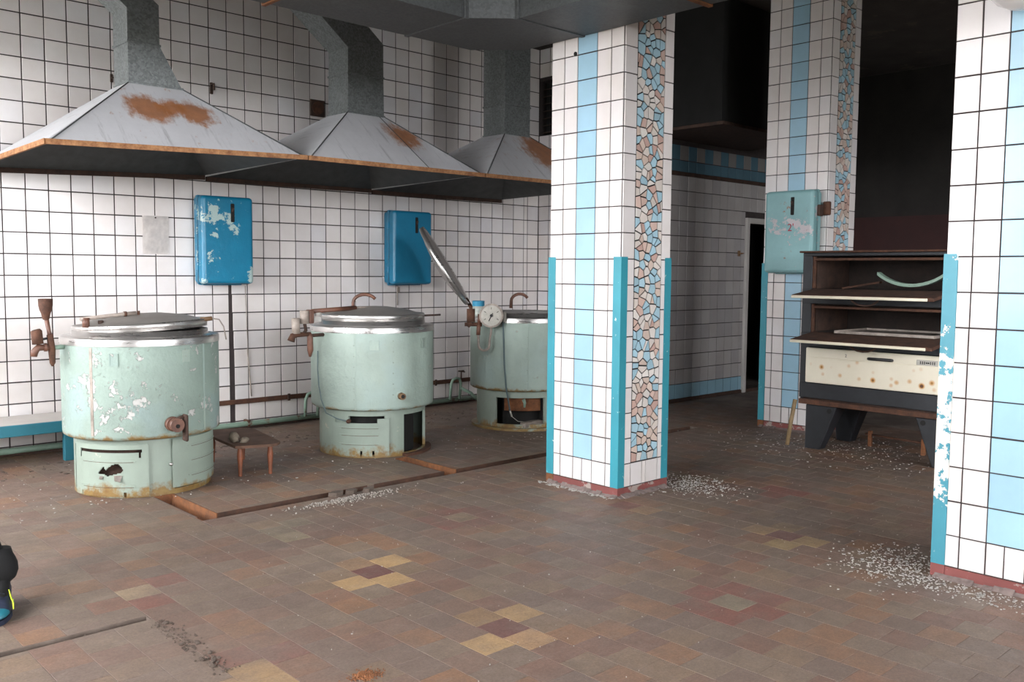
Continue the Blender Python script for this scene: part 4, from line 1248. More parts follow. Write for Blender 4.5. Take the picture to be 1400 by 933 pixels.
MB().tube(arc, 0.013, 8).tube([(3.955, 6.03, 0.30), (3.955, 6.03, 0.97)], 0.011, 8).build('water_spout', 'copper_pipe', k2)

# ---- kettle 3 (right)
k3 = kettle(5.42, 5.65, 'rightmost mint green kettle with open lid, round gauge and open base')
c = (5.42, 5.65)
body_parts(k3, 'mint_paint', 0.325, 0.915)
seam_strip(k3, -127, 0.34, 0.89, 'mint_paint', 0.5)
rivets(k3, -128, [0.42 + .09 * i for i in range(5)], 'mint_base')
m_ = MB()
m_.shell(0.43, 0.06, 0, 360, 0.0, 0.022, 60, 1, c).shell(0.386, 0.02, 0, 360, 0.27, 0.33, 60, 1, c).shell(0.386, 0.02, -167, -104, 0.02, 0.05, 20, 1, c)
m_.shell(0.386, 0.02, 165, 193, 0.02, 0.28, 8, 1, c).shell(0.386, 0.02, -104, -92, 0.02, 0.28, 6, 1, c).shell(0.386, 0.02, -60, 165, 0.02, 0.28, 40, 1, c)
m_.build('pedestal', 'mint_base', k3)
MB().shell(0.24, 0.01, -200, -60, 0.02, 0.30, 24, 1, c).build('inner_shell', 'dark_void', k3)
MB().shell(0.32, 0.006, -160, -104, 0.155, 0.28, 20, 1, c).build('heat_plate', 'rust_orange', k3)
MB().box(5.16, 5.38, 5.33, 5.40, 0.022, 0.07, 0.01).build('heater_block', 'grey_pipe', k3)
p = on_drum(k3, -131, 0.26, 0.375)
MB().tube([p, p + Vector((0.0, -.015, -0.03)), p + Vector((0.0, -.012, -.065))], [0.015, 0.012, 0.008], 8).build('hook', 'pipe_green', k3)
MB().tube([on_drum(k3, -154, 0.905, 0.452), on_drum(k3, -153, 0.75, 0.453), on_drum(k3, -152, 0.55, 0.453), on_drum(k3, -150, 0.365, 0.453), on_drum(k3, -149, 0.28, 0.425), on_drum(k3, -147, 0.17, 0.41)], 0.0065, 8).build('cable', 'cable_grey', k3)
MB().tube([on_drum(k3, -147, 0.17, 0.41), on_drum(k3, -145, 0.12, 0.40)], 0.008, 6).tube([on_drum(k3, -145, 0.12, 0.40), on_drum(k3, -138, 0.07, 0.34), on_drum(k3, -125, 0.06, 0.31)], 0.003, 5).build('cable_end', 'dial_white', k3)
# gauge
gd = Vector((-0.66, -0.75, 0.05)).normalized()
gp = Vector((4.92, 5.49, 0.955))
gg = MB().tube([gp + gd * -0.03, gp + gd * 0.035], 0.098, 28).build('gauge', 'grey_pipe', k3)
MB().tube([gp + gd * 0.035, gp + gd * 0.037], 0.083, 28).build('dial', 'dial_white', gg)
m_ = MB(); gr = Vector((0, 0, 1)).cross(gd).normalized(); gu = gd.cross(gr)
for a in (-120, -60, 0, 60, 120):
    a_ = math.radians(a); dv = gr * math.sin(a_) + gu * math.cos(a_)
    m_.tube([gp + gd * .038 + dv * 0.05, gp + gd * .038 + dv * 0.068], 0.002, 4)
m_.build('dial_marks', 'black_plastic', gg)['kind'] = 'stuff'
MB().tube([gp + gd * .039 - gu * .045 - gr * .02, gp + gd * .041 + gu * 0.02 + gr * .01], 0.003, 6).tube([gp + gd * .037, gp + gd * .046], 0.012, 10).build('needle', 'black_plastic', gg)
q = gp - gu * 0.098
path = [q + gu * 0.02, q - gu * 0.03, q - gu * 0.10 - gr * 0.012]
for i in range(1, 9):
    a_ = PI * i / 8
    path.append(q - gu * 0.14 + gr * (-0.012 - 0.045 + 0.045 * math.cos(a_)) - gu * (0.045 * math.sin(a_)))
path += [q - gu * 0.06 - gr * 0.105, q + gu * 0.03 - gr * 0.10, q + gu * 0.08 - gr * .095]
MB().tube(path, 0.010, 8).build('siphon_pipe', 'grey_pipe', k3)
MB().tube([path[-3], path[-2]], 0.017, 8).tube([path[-2], path[-1] + gu * .03], 0.014, 8).build('fitting', 'copper_pipe', k3)
p = gp - gr * 0.165 + gu * 0.0
MB().tube([p + gu * 0.055, p - gu * 0.055], 0.034, 14).build('relief_cylinder', 'rust_brown', k3)
MB().tube([p - gu * 0.055, p - gu * 0.075 - gr * 0.01], [0.026, 0.022], 10).tube([p - gu * .072 - gr * .05, p - gu * 0.072 + gr * 0.09], 0.016, 8).tube([p - gu * .085, p - gu * 0.06 - gr * 0.03], 0.022, 8).build('elbow', 'rust_brown', k3)
MB().box(gp.x + 0.075, gp.x + 0.105, gp.y - 0.07, gp.y - 0.03, gp.z - 0.05, gp.z + 0.03, 0.004).build('lid_bracket', 'dial_white', k3)
# raised lid standing on its hinge
u_ = Vector((-0.383, 0.36, 0.85)).normalized()
vw = Vector((0.633, 0.774, -0.02))
nrm = u_.cross(vw).normalized()
if nrm.x > 0: nrm = -nrm
nrm = (nrm * 0.996 + vw * 0.07).normalized()
xa_ = u_; ya_ = nrm.cross(xa_).normalized(); xa_ = ya_.cross(nrm)
R = Matrix((xa_, ya_, nrm)).transposed().to_4x4()
lc = Vector((4.93, 6.09, 1.36))
m_ = MB()
m_.lathe([(0.001, -0.002), (0.35, -0.002), (0.381, -0.010), (0.383, 0.024), (0.375, 0.030), (0.355, 0.026), (0.26, 0.05), (0.12, 0.07), (0.001, 0.075)], (0, 0), 64)
for v in m_.bm.verts: v.co = (R @ v.co) + lc
for f in m_.bm.faces:
    q_ = R.inverted() @ (f.calc_center_median() - lc)
    f.material_index = 1 if math.hypot(q_.x, q_.y) > 0.36 else 0
ld_ = m_.build('lid', ['lid', 'steel'], k3)
ld_['label'] = 'raised steel lid leaning away from the kettle'
hb = lc - u_ * 0.38
MB().tube([hb + u_ * .05 + vw * .02, hb - u_ * 0.06, Vector((5.09, 5.93, 0.93))], 0.018, 8).build('hinge', 'rust_brown', k3)
arc = [(5.66, 6.05, 0.98)] + [(5.735 - .07 * math.cos(a), 6.05 - .04 * (1 - math.cos(a)), 1.045 + .065 * math.sin(a)) for a in [PI * i / 8 * 0.85 for i in range(9)]]
MB().tube(arc, 0.014, 8).tube([(5.665, 6.05, 0.965), (5.665, 6.09, 0.60)], 0.012, 8).build('water_spout', 'copper_pipe', k3)
# tin can on its rim
root = thing('tin_can', 'small tin can with blue band standing on the rim of the open kettle', 'can', (5.035, 5.78, 0.936))
MB().lathe([(0.001, 0), (0.048, 0), (0.05, 0.004), (0.05, 0.085), (0.046, 0.085), (0.046, 0.01), (0.001, 0.01)], (0, 0), 28).build('wall', 'can_paper', root, True)
MB().lathe([(0.0505, 0.085), (0.0515, 0.088), (0.0515, 0.122), (0.0525, 0.126), (0.050, 0.13), (0.046, 0.126), (0.046, 0.085)], (0, 0), 28).build('band', 'can_blue', root, True)

# ================================================================== pipes on the back wall
root = thing('water_pipe', 'old green painted water pipe running low along the back wall', 'pipe', (3.4, 6.90, 0.0))
MB().tube([(1.2, 6.90, 0.045), (3.0, 6.90, 0.045), (6.6, 6.90, 0.045)], 0.022, 10).build('main_pipe', 'pipe_green', root)
MB().tube([(1.2, 6.93, 0.0135), (6.6, 6.93, 0.0135)], 0.013, 8).build('return_pipe', 'rust_dark', root)
for x in (4.02, 5.63):
    m_ = MB().tube([(x, 6.88, 0.055), (x - .005, 6.86, 0.2), (x + .015, 6.86, 0.245), (x + .06, 6.86, 0.262), (x + .10, 6.86, 0.255), (x + .12, 6.86, 0.21), (x + .12, 6.88, 0.05)], 0.014, 8)
    lp = m_.build('riser', 'pipe_green', root)
    MB().tube([(x + .12, 6.855, 0.25), (x + .12, 6.855, 0.33)], 0.007, 6).tube([(x + .085, 6.855, 0.33), (x + .155, 6.855, 0.33)], 0.007, 6).tube([(x + .12, 6.80, 0.325), (x + .12, 6.9, 0.325)], 0.006, 6).build('valve_handle', 'rust_dark', lp)
for x in (2.9, 3.5, 4.4, 5.2):
    MB().box(x - .012, x + .012, 6.88, 6.958, 0.02, 0.075, 0.003).build('clamp', 'rust_brown', root)
MB().tube([(5.75, 6.86, 0.16), (5.87, 6.84, 0.10), (5.93, 6.83, 0.035)], 0.016, 8).build('branch', 'pipe_green', root)
root = thing('steel_rail', 'rusty flat steel strip fixed along the lower back wall', 'rail', (4.4, 6.95, 0.2))
MB().box(1.0, 6.85, 6.945, WF, 0.205, 0.245, 0.003).build('strip', 'rust_brown', root)
for x in (2.8, 3.9, 4.7, 5.5):
    MB().box(x - .012, x + .012, 6.935, 6.945, 0.195, 0.255, 0.002).build('fixing', 'rust_dark', root)
o = MB().tube([(3.53, 6.955, 0.66), (3.545, 6.952, 0.45), (3.56, 6.952, 0.26)], 0.006, 6).tube([(3.518, 6.955, 1.18), (3.535, 6.955, 0.66)], 0.003, 5).build('conduit_wire', 'grey_pipe')
tag(o, 'thin slanting wire hanging down the wall below the flaked blue box', 'wire')
o = MB().tube([(5.05, 6.954, 1.18), (5.05, 6.954, 0.99)], 0.006, 6).box(5.04, 5.075, 6.945, 6.955, 1.11, 1.16, 0.003).build('conduit_wire', 'grey_pipe')
tag(o, 'short grey wire stub below the second blue switch box', 'wire')

# ================================================================== drain channels
root = thing('floor_drain', 'rusty open drain channel cut in the floor before the kettles', 'drain', (2.07, 4.5, -0.12))
m_ = MB()
x0, x1, y0, y1 = TRENCH[0]
def plate(m_, a0, a1, b0, b1, z0=-0.1, z1=0.003): m_.box(a0, a1, b0, b1, z0, z1, 0.0008)
for (a, b) in ((2.135, 3.10), (3.15, 3.70), (3.80, 6.4)):
    m_ = MB(); plate(m_, a, b, 4.582, 4.588); m_.build('channel_side', 'trench_steel', root)
MB().box(2.02, 6.4, 4.501, 4.506, -0.1, -0.002).build('channel_side', 'rust_brown', root)
for (a0, a1, b0, b1) in TRENCH[1:3]:
    m_ = MB(); plate(m_, a1 - 0.004, a1 + 0.004, b0 - .004, b1); m_.build('channel_side', 'rust_orange', root)
    m_ = MB(); plate(m_, a0 - 0.004, a0 + 0.003, b0, b1, -.1, -.001); m_.build('channel_side', 'rust_brown', root)
    MB().box(a0, a1, b1 - .003, b1 + .004, -0.1, 0.002).build('channel_end', 'rust_orange', root)
MB().box(2.016, 2.022, 4.505, 4.585, -0.1, 0.0).build('channel_end', 'rust_orange', root)
for q_ in ((2.02, 6.4, 4.506, 4.582, -0.12, -0.085), (2.034, 2.131, 4.582, 5.157, -0.12, -0.07), (3.704, 3.796, 4.582, 5.127, -0.12, -0.06)): MB().box(*q_).build('channel_bed', 'rust_orange', root)
# gravel in the near slot and crumbs where tiles broke out
def rubble(name, label, cat, pts, mat, parent=None):
    m_ = MB()
    for (x, y, z, s, fl) in pts:
        b = bmesh.new()
        bmesh.ops.create_icosphere(b, subdivisions=1, radius=1)
        rz = random.uniform(0, PI)
        ca, sa = math.cos(rz), math.sin(rz)
        sx, sy = s * random.uniform(.6, 1.4), s * random.uniform(.6, 1.4)
        for v in b.verts:
            k = random.uniform(0.75, 1.15)
            u, w = v.co.x * sx * k, v.co.y * sy * k
            v.co = Vector((x + u * ca - w * sa, y + u * sa + w * ca, z + (v.co.z + 0.6) * s * fl * k))
        m_._merge(b)
    o = m_.build(name, mat, parent)
    if parent is None: tag(o, label, cat)
    o['kind'] = 'stuff'
    return o
def chips(n, fx, smin, smax, fl):
    out = []
    for _ in range(n):
        x, y = fx()
        out.append((x, y, 0.0, random.uniform(smin, smax) ** 1.0, fl))
    return out
def flakes(name, label, pts, mat='plaster_chip'):
    m_ = MB()
    for (x, y, s) in pts:
        n = random.choice((3, 4, 5)); a0 = random.uniform(0, 6)
        q = [(x + s * random.uniform(.5, 1) * math.cos(a0 + 2 * PI * i / n), y + s * random.uniform(.5, 1) * math.sin(a0 + 2 * PI * i / n), 0.001) for i in range(n)]
        m_.prism(q, (0, 0, random.uniform(0.0012, 0.004)))
    o = m_.build(name, mat)
    tag(o, label, 'debris', kind='stuff')
    return o
rubble('gravel', 'dark gravel filling the narrow floor slot at the bottom left', 'gravel', [(random.uniform(0.31, 1.28), random.uniform(3.349, 3.381), -0.05 + random.uniform(0, .02), random.uniform(.008, .014), 1.2) for _ in range(320)] , 'concrete')
o = MB().box(0.30, 1.29, 3.346, 3.384, -0.12, -0.035).build('slot_bed', 'concrete'); tag(o, 'packed dirt bed of the narrow floor slot at bottom left', 'dirt', kind='stuff')
rubble('crumbled_mortar', 'line of crumbled mortar and dirt on the floor beyond the gravel slot', 'debris', [(1.30 + random.gauss(0, .02), random.uniform(2.72, 3.30), 0, random.uniform(.002, .006) * (2.2 if random.random() < .06 else 1), .6) for _ in range(200)], 'concrete')
rubble('rubble', 'grey rubble spilled along the broken edge of the drain channel', 'debris', [(2.83 + random.gauss(0, .16), 4.43 - abs(random.gauss(0, .055)), 0, random.uniform(.002, .007), .8) for _ in range(520)], 'grey_rubble')
for (x, y, s, r_) in ((2.83, 4.50, 0.05, .4), (2.92, 4.49, 0.04, 1.0), (3.02, 4.46, 0.035, 2.0)):
    b = bmesh.new(); n = 5
    m_ = MB().prism([(x + s * random.uniform(.7, 1.2) * math.cos(r_ + 2 * PI * i / n), y + s * .7 * math.sin(r_ + 2 * PI * i / n), 0.001) for i in range(n)], (0.004, 0, 0.022))
    o = m_.build('broken_tile', 'concrete'); tag(o, {0.05: 'largest broken floor tile lump in the rubble by the drain', 0.04: 'middle sized broken floor tile lump in the rubble by the drain', 0.035: 'smallest broken floor tile lump at the right of the drain rubble'}[s], 'tile')
rubble('rust_heap', 'small heap of orange rust crumbs on the floor at the bottom edge', 'debris', [(1.615 + random.gauss(0, .028), 2.40 + random.gauss(0, .02), 0, random.uniform(.002, .005), .8) for _ in range(220)], 'rust_orange')
G = random.gauss
flakes('paint_flakes', 'white paint flakes scattered on the floor right of the mosaic pillar', [(4.62 + G(0, .13), 3.30 + G(0, .15), abs(G(.003, .003)) + .0015) for _ in range(700)])
flakes('paint_flakes', 'white plaster flakes scattered at the foot of the right edge pillar', [(4.05 + G(0, .16), 1.70 + G(0, .15), abs(G(.003, .003)) + .0015) for _ in range(800)])
flakes('paint_flakes', 'pale flakes scattered in front of the right edge pillar', [(3.90 + G(0, .05), random.uniform(1.0, 1.62), abs(G(.003, .003)) + .0015) for _ in range(300)])
flakes('paint_flakes', 'pale flakes scattered at the foot of the dim pillar and under the oven', [(6.5 + G(0, .35), 3.3 + G(0, .5), abs(G(.004, .003)) + .0015) for _ in range(520)])
flakes('paint_flakes', 'pale flakes scattered on the floor around the kettles', [(random.uniform(1.3, 5.2), 5.0 + abs(G(0, .8)) % 1.8, abs(G(.003, .003)) + .0015) for _ in range(420)])
flakes('paint_flakes', 'sparse pale specks spread over the open floor', [(random.uniform(1.6, 6.2), random.uniform(1.6, 4.4), abs(G(.001, .001)) + .001) for _ in range(420)])
flakes('dirt_crumbs', 'dark crumbs of dirt scattered along the foot of the back wall', [(random.uniform(1.3, 6.2), 6.1 + abs(G(0, .35)), abs(G(.01, .008)) + .003) for _ in range(320)], 'concrete')
flakes('mortar_crumbs', 'broken mortar dust lying along the mosaic pillar plinth', [(3.99 - abs(G(0, .02)), random.uniform(3.36, 3.98), abs(G(.006, .005)) + .002) for _ in range(140)])

# ================================================================== bench, stool, stick
root = thing('low_bench', 'low bench with a worn grey top and blue edge, left of the kettles', 'bench', (1.4, 6.75, 0))
MB().box(0.35, 2.15, 6.53, 6.94, 0.262, 0.282, 0.004).build('seat', 'bench_top', root)
MB().box(0.35, 2.15, 6.515, 6.53, 0.205, 0.281, 0.003).build('edge_board', 'bench_blue', root)
for (x, y) in ((2.0, 6.56), (2.10, 6.84), (0.42, 6.56), (0.50, 6.84)):
    MB().box(x - .03, x + .03, y - .025, y + .025, 0, 0.262, 0.003).build('leg', 'bench_blue', root)
root = thing('low_stool', 'low brown wooden stool with turned legs tucked beside the leftmost kettle', 'stool', (2.72, 5.5, 0))
pl = [(2.60, 5.30), (2.63, 5.275), (2.80, 5.22), (2.85, 5.225), (2.895, 5.27), (2.905, 5.33), (2.99, 5.80), (2.985, 5.87), (2.94, 5.90), (2.74, 5.955), (2.69, 5.95), (2.66, 5.90)]
MB().prism([(x, y, 0.187) for x, y in pl], (0, 0, 0.017)).build('seat', 'stool_wood', root)
for (x, y) in ((2.645, 5.33), (2.825, 5.275), (2.71, 5.86), (2.90, 5.80)):
    MB().lathe([(0.011, 0.0), (0.012, 0.01), (0.013, 0.05), (0.017, 0.10), (0.019, 0.13), (0.016, 0.16), (0.014, 0.188)], (x, y), 14).build('leg', 'stool_leg', root)
root = thing('rag', 'crumpled pale rag lying on the left side of the low stool', 'rag', (2.66, 5.42, 0.204))
MB().blob((2.655, 5.43, 0.234), 0.026, 0.048, 0.033, 12, 0.30).build('fold', 'rag', root)
MB().blob((2.695, 5.37, 0.220), 0.030, 0.024, 0.018, 12, 0.28).build('fold', 'rag', root)
o = MB().tube([(6.22, 3.555, 0.014), (6.25, 3.545, 0.20), (6.275, 3.53, 0.36)], 0.016, 8).build('wooden_stick', 'wood_stick')
tag(o, 'wooden stick leaning against the left side of the oven', 'stick')

# ================================================================== deck oven
root = thing('deck_oven', 'old black three deck baking oven with rusty open doors and cream bottom door', 'oven', (6.7, 2.95, 0))
XF, XBK, YR, YL = 6.28, 6.86, 2.38, 3.505
ZB, ZT_ = 0.36, 1.47
MB().box(XF + .02, XBK, YL - 0.02, YL, ZB, ZT_, 0.003).build('side_panel', 'black_enamel', root)
MB().box(XF + .02, XBK, YR, YR + .02, ZB, ZT_, 0.003).build('side_panel', 'black_enamel', root)
MB().box(XBK - .02, XBK, YR + .02, YL - .02, ZB, ZT_, 0.0).build('back_panel', 'oven_inside', root)
MB().box(XF - .03, XBK, YR - .015, YL + .015, ZT_, ZT_ + .014, 0.003).build('top_plate', 'rust_brown', root)
for z0, z1 in ((1.445, 1.47), (1.092, 1.205), (0.768, 0.878), (0.385, 0.498)):
    MB().box(XF, XF + .04, YR + .0, YL - .0, z0, z1, 0.004).build('front_strip', 'black_enamel', root)
for y0, y1 in ((YL - .075, YL), (YR, YR + .05)):
    MB().box(XF + .003, XF + .04, y0, y1, ZB + 0.03, ZT_ - 0.002, 0.003).build('front_post', 'black_enamel', root)
MB().box(XF + .01, XBK - .02, YR + .02, YL - .02, 1.18, 1.2, 0.0).build('deck_floor', 'oven_inside', root)
MB().box(XF + .01, XBK - .02, YR + .02, YL - .02, 0.865, 0.885, 0.0).build('deck_floor', 'oven_inside', root)
MB().box(XF + .04, XBK - .02, YR + .02, YL - .02, 1.085, 1.10, 0.0).build('deck_ceiling', 'oven_inside', root)
for (z0, z1) in ((1.207, 1.443), (0.88, 1.09)):
    m_ = MB().box(XF + .005, XF + .03, YL - .095, YL - .078, z0, z1, 0.002).box(XF + .005, XF + .03, YR + .05, YL - .095, z1 - .03, z1 - .012, 0.002)
    m_.build('door_seal', 'rust_brown', root)
    MB().box(XF + .05, XBK - .03, YL - .09, YL - .078, z0 - .002, z1, 0).build('liner', 'rust_dark', root)
# fold-down doors
for z in (1.195, 0.875):
    m_ = MB().hexa([(5.955, YR + .02, z - .054), (XF, YR + .02, z - .012), (XF, YL - .10, z - .012), (5.955, YL - .10, z - .054),
                    (5.955, YR + .02, z - .030), (XF, YR + .02, z + .010), (XF, YL - .10, z + .010), (5.955, YL - .10, z - .030)], 0.003)
    dr = m_.build('door', 'rust_brown', root)
    MB().box(5.945, 5.956, YR + .06, YL - .10, z - .054, z - .034, 0.003).build('edge_trim', 'cream_enamel', dr)
    pts = []
    for i in range(9):
        a = PI * i / 8
        pts.append((6.10, 2.93 + 0.10 * math.cos(a), z - .045 - 0.055 * math.sin(a)))
    MB().tube(pts, 0.007, 6).build('handle', 'rust_dark', dr)
dr = MB().box(XF - .022, XF + .002, YR + .07, YL - .058, 0.503, 0.765, 0.008, 2).build('door', 'cream_door', root)
MB().box(XF - .026, XF - .020, YR + .12, YL - .10, 0.692, 0.698, 0.001).build('groove_line', 'cream_enamel', dr)
MB().tube([(XF - .022, 2.79, 0.715), (XF - .045, 2.79, 0.717), (XF - .047, 2.80, 0.717), (XF - .047, 2.94, 0.717), (XF - .045, 2.95, 0.717), (XF - .022, 2.95, 0.715)], 0.011, 8).build('handle', 'black_plastic', dr)
pl_ = MB().box(XF - .028, XF - .020, 2.475, 2.62, 0.697, 0.735, 0.003).build('maker_plate', 'dial_white', dr)
m_ = MB()
for i, w_ in enumerate((.006, .006, .006, .010, .012, .006, .006, .006)):
    yc = 2.592 - i * 0.0135
    h_ = 0.010 if i not in (3, 4) else 0.005
    m_.box(XF - .0292, XF - .0276, yc - w_ / 2, yc + w_ / 2, 0.716 - h_, 0.716 + h_)
m_.build('plate_marks', 'black_plastic', pl_)['kind'] = 'stuff'
lettering('2', 0.03, (XF - 0.0225 - 6.7, 3.13 - 2.95, 0.722), (PI / 2, 0, -PI / 2), 'black_plastic', dr)
dr.location = (0, 0, 0)
MB().box(XF + .03, XBK - .03, YR + .03, YL - .03, 0.37, 0.39, 0).build('bottom_plate', 'rust_dark', root)
MB().box(XF - .004, XBK, YR, YL, 0.335, 0.372, 0.003).build('base_frame', 'rust_brown', root)
for (xa, sx) in ((XF, 1), (XBK, -1)):
    for (ya, sy) in ((YL - .06, -1), (YR, 1)):
        wt, wb = 0.245, 0.12
        d_ = 0.16
        o_ = 0.0
        y_in = ya + sy * wt
        m_ = MB().hexa([(xa, ya, 0), (xa + sx * d_ * .55, ya, 0), (xa + sx * d_ * .55, ya + sy * wb, 0), (xa, ya + sy * wb, 0),
                        (xa, ya, 0.335), (xa + sx * d_, ya, 0.335), (xa + sx * d_, y_in, 0.335), (xa, y_in, 0.335)], 0.006)
        lg = m_.build('leg', 'black_enamel', root)
        if sx == 1: MB().tube([(xa - .003, y_in - sy * 0.055, 0.30), (xa + .004, y_in - sy * 0.055, 0.30)], 0.018, 12).build('bolt_hole', 'dark_void', lg)
root = thing('pipe_frame', 'rusty low pipe frame lying on the floor under the oven', 'frame', (6.72, 2.9, 0))
MB().tube([(6.72, 3.18, 0.09), (6.66, 2.60, 0.09)], 0.009, 8).build('rail', 'rust_brown', root)
for y, x in ((3.14, 6.716), (2.72, 6.672)):
    MB().box(x - .014, x + .014, y - .014, y + .014, 0, 0.12, 0.003).build('leg', 'rust_orange', root)
# things left in the decks
m_ = MB()
pts = []
for i in range(13):
    a = (i / 12 - 0.5) * 1.5
    pts.append(Vector((6.36, 2.72 - 0.235 * math.sin(a) / math.sin(.75), 1.228 + 0.30 * (1 - math.cos(a)))))
for i in range(12):
    a, b_ = pts[i], pts[i + 1]
    m_.hexa([a + Vector((-.03, 0, -.0)), b_ + Vector((-.03, 0, 0)), b_ + Vector((.03, 0, 0)), a + Vector((.03, 0, 0)), a + Vector((-.03, 0, .022)), b_ + Vector((-.03, 0, .022)), b_ + Vector((.03, 0, .022)), a + Vector((.03, 0, .022))])
o = m_.build('curved_strip', 'pipe_green'); tag(o, 'curved pale green metal strip lying in the top oven deck', 'strip')
o = MB().hexa([(6.40, 3.25, 1.202), (6.43, 2.98, 1.25), (6.47, 2.98, 1.25), (6.44, 3.25, 1.202), (6.40, 3.25, 1.216), (6.43, 2.98, 1.264), (6.47, 2.98, 1.264), (6.44, 3.25, 1.216)]).build('metal_strip', 'rust_brown')
tag(o, 'straight rusty strip lying at the left of the top oven deck', 'strip')
root = thing('baking_tray', 'thin grey baking tray lying in the middle oven deck', 'tray', (6.45, 2.85, 0.886))
MB().box(6.22, 6.72, 2.50, 3.20, 0.886, 0.892, 0.0).build('bottom', 'grey_pipe', root)
MB().box(6.215, 6.22, 2.50, 3.20, 0.886, 0.906).box(6.72, 6.725, 2.5, 3.2, 0.886, 0.906).box(6.215, 6.725, 2.495, 2.5, 0.886, 0.906).box(6.215, 6.725, 3.2, 3.205, 0.886, 0.906).build('rim', 'grey_pipe', root)

# ================================================================== person at the left edge (only one foot reaches the picture)
root = thing('person', 'person in black trousers and navy trainers standing at the left edge', 'person', (0.62, 3.93, 0))
Rv = Vector((0.72, -0.69, 0)); Fv = Vector((-0.30, -0.95, 0)).normalized()   # to the picture's right; facing
Rv = Vector((-Fv.y, Fv.x, 0)) ; Rv = Rv if Rv.x > 0 else -Rv
P0 = Vector((0.62, 4.08, 0))
def W(r, f, z): return P0 + Rv * r + Fv * f + Vector((0, 0, z))
foot_r = Vector((0.905, 3.832, 0)); foot_l = P0 - Rv * 0.20
sk = bmesh.new()
J = {}
def jt(n, p, r): J[n] = (sk.verts.new(p), r)
def ed(a, b): sk.edges.new((J[a][0], J[b][0]))
jt('pelvis', W(0, 0, 0.94), 0.135); jt('waist', W(0, 0, 1.08), 0.125); jt('chest', W(0, 0.01, 1.30), 0.15); jt('upper', W(0, 0, 1.43), 0.11)
jt('neck', W(0, 0.015, 1.51), 0.055); jt('head0', W(0, 0.03, 1.58), 0.075); jt('head1', W(0, 0.03, 1.68), 0.095); jt('head2', W(0, 0.02, 1.74), 0.07)
for n in ('pelvis-waist', 'waist-chest', 'chest-upper', 'upper-neck', 'neck-head0', 'head0-head1', 'head1-head2'): ed(*n.split('-'))
for s, ft in ((1, foot_r), (-1, foot_l)):
    n = 'R' if s == 1 else 'L'
    hip = W(s * 0.10, 0, 0.86)
    ank = ft + Vector((0, 0, 0.10))
    knee = hip.lerp(ank, 0.5) + Fv * 0.03
    jt(n + 'hip', hip, 0.095); jt(n + 'knee', knee, 0.066); jt(n + 'calf', knee.lerp(ank, 0.35) - Fv * .01, 0.062); jt(n + 'cuff', knee.lerp(ank, 0.86), 0.056); jt(n + 'ank', ank, 0.042); jt(n + 'ball', ft + Fv * 0.10 + Vector((0, 0, 0.05)), 0.034)
    ed('pelvis', n + 'hip'); ed(n + 'hip', n + 'knee'); ed(n + 'knee', n + 'calf'); ed(n + 'calf', n + 'cuff'); ed(n + 'cuff', n + 'ank'); ed(n + 'ank', n + 'ball')
    jt(n + 'sh', W(s * 0.18, 0, 1.40), 0.065); jt(n + 'el', W(s * 0.265, -0.03, 1.13), 0.046); jt(n + 'wr', W(s * 0.295, 0.06, 0.89), 0.030); jt(n + 'palm', W(s * 0.30, 0.08, 0.82), 0.034)
    ed('upper', n + 'sh'); ed(n + 'sh', n + 'el'); ed(n + 'el', n + 'wr'); ed(n + 'wr', n + 'palm')
    for k, (df, ln) in enumerate(((0.030, .075), (0.010, .085), (-0.010, .08), (-0.028, .062))):
        jt(n + 'f%d' % k, W(s * 0.30, 0.085 + df, 0.775), 0.0095); jt(n + 'g%d' % k, W(s * 0.295, 0.09 + df, 0.775 - ln * .55), 0.0085); jt(n + 'h%d' % k, W(s * 0.28, 0.088 + df, 0.775 - ln), 0.007)
        ed(n + 'palm', n + 'f%d' % k); ed(n + 'f%d' % k, n + 'g%d' % k); ed(n + 'g%d' % k, n + 'h%d' % k)
    jt(n + 't0', W(s * 0.285, 0.12, 0.825), 0.010); jt(n + 't1', W(s * 0.275, 0.135, 0.785), 0.008)
    ed(n + 'palm', n + 't0'); ed(n + 't0', n + 't1')
me = bpy.data.meshes.new('body'); 
JP = [(k, J[k][0].co.copy()) for k in J]
order = list(J.keys()); rad = [J[k][1] for k in order]
sk.verts.index_update(); sk.to_mesh(me); sk.free()
so = bpy.data.objects.new('body_skin', me); COL.objects.link(so)
md = so.modifiers.new('skin', 'SKIN'); md.use_smooth_shade = True
so.modifiers.new('sub', 'SUBSURF').levels = 3
sd = me.skin_vertices[0].data if me.skin_vertices else None
if sd is None:
    pass
else:
    for i, r_ in enumerate(rad): sd[i].radius = (r_, r_)
    sd[0].use_root = True
dg = bpy.context.evaluated_depsgraph_get()
bme = bpy.data.meshes.new_from_object(so.evaluated_get(dg))
bpy.data.objects.remove(so)
bme.materials.clear()
for k in ('trousers', 'jacket', 'skin'): bme.materials.append(M[k])
for p in bme.polygons:
    c_ = p.center
    nm, jp_ = min(JP, key=lambda q: (q[1] - c_).length_squared)
    if nm[0] in 'RL' and (jp_ - c_).length > 0.06 and c_.z < 0.98 and abs((c_ - P0).dot(Rv)) < 0.262: nm = 'thigh'
    if nm[0] in 'RL' and nm[1:] and (nm[1:] == 'palm' or nm[1:2] in 'fght' and nm[-1].isdigit()): mi = 2
    elif c_.z > 1.50: mi = 2
    elif nm[0] in 'RL' and nm[1:] in ('sh', 'el', 'wr'): mi = 1
    elif c_.z > 0.98: mi = 1
    else: mi = 0
    p.material_index = mi
    p.use_smooth = True
for v in bme.vertices: v.co -= root.location
body = bpy.data.objects.new('body', bme); COL.objects.link(body); body.parent = root
MB().blob(W(0, -0.012, 1.742), 0.098, 0.108, 0.078, 16, 0.03).build('hair', 'hair', root)
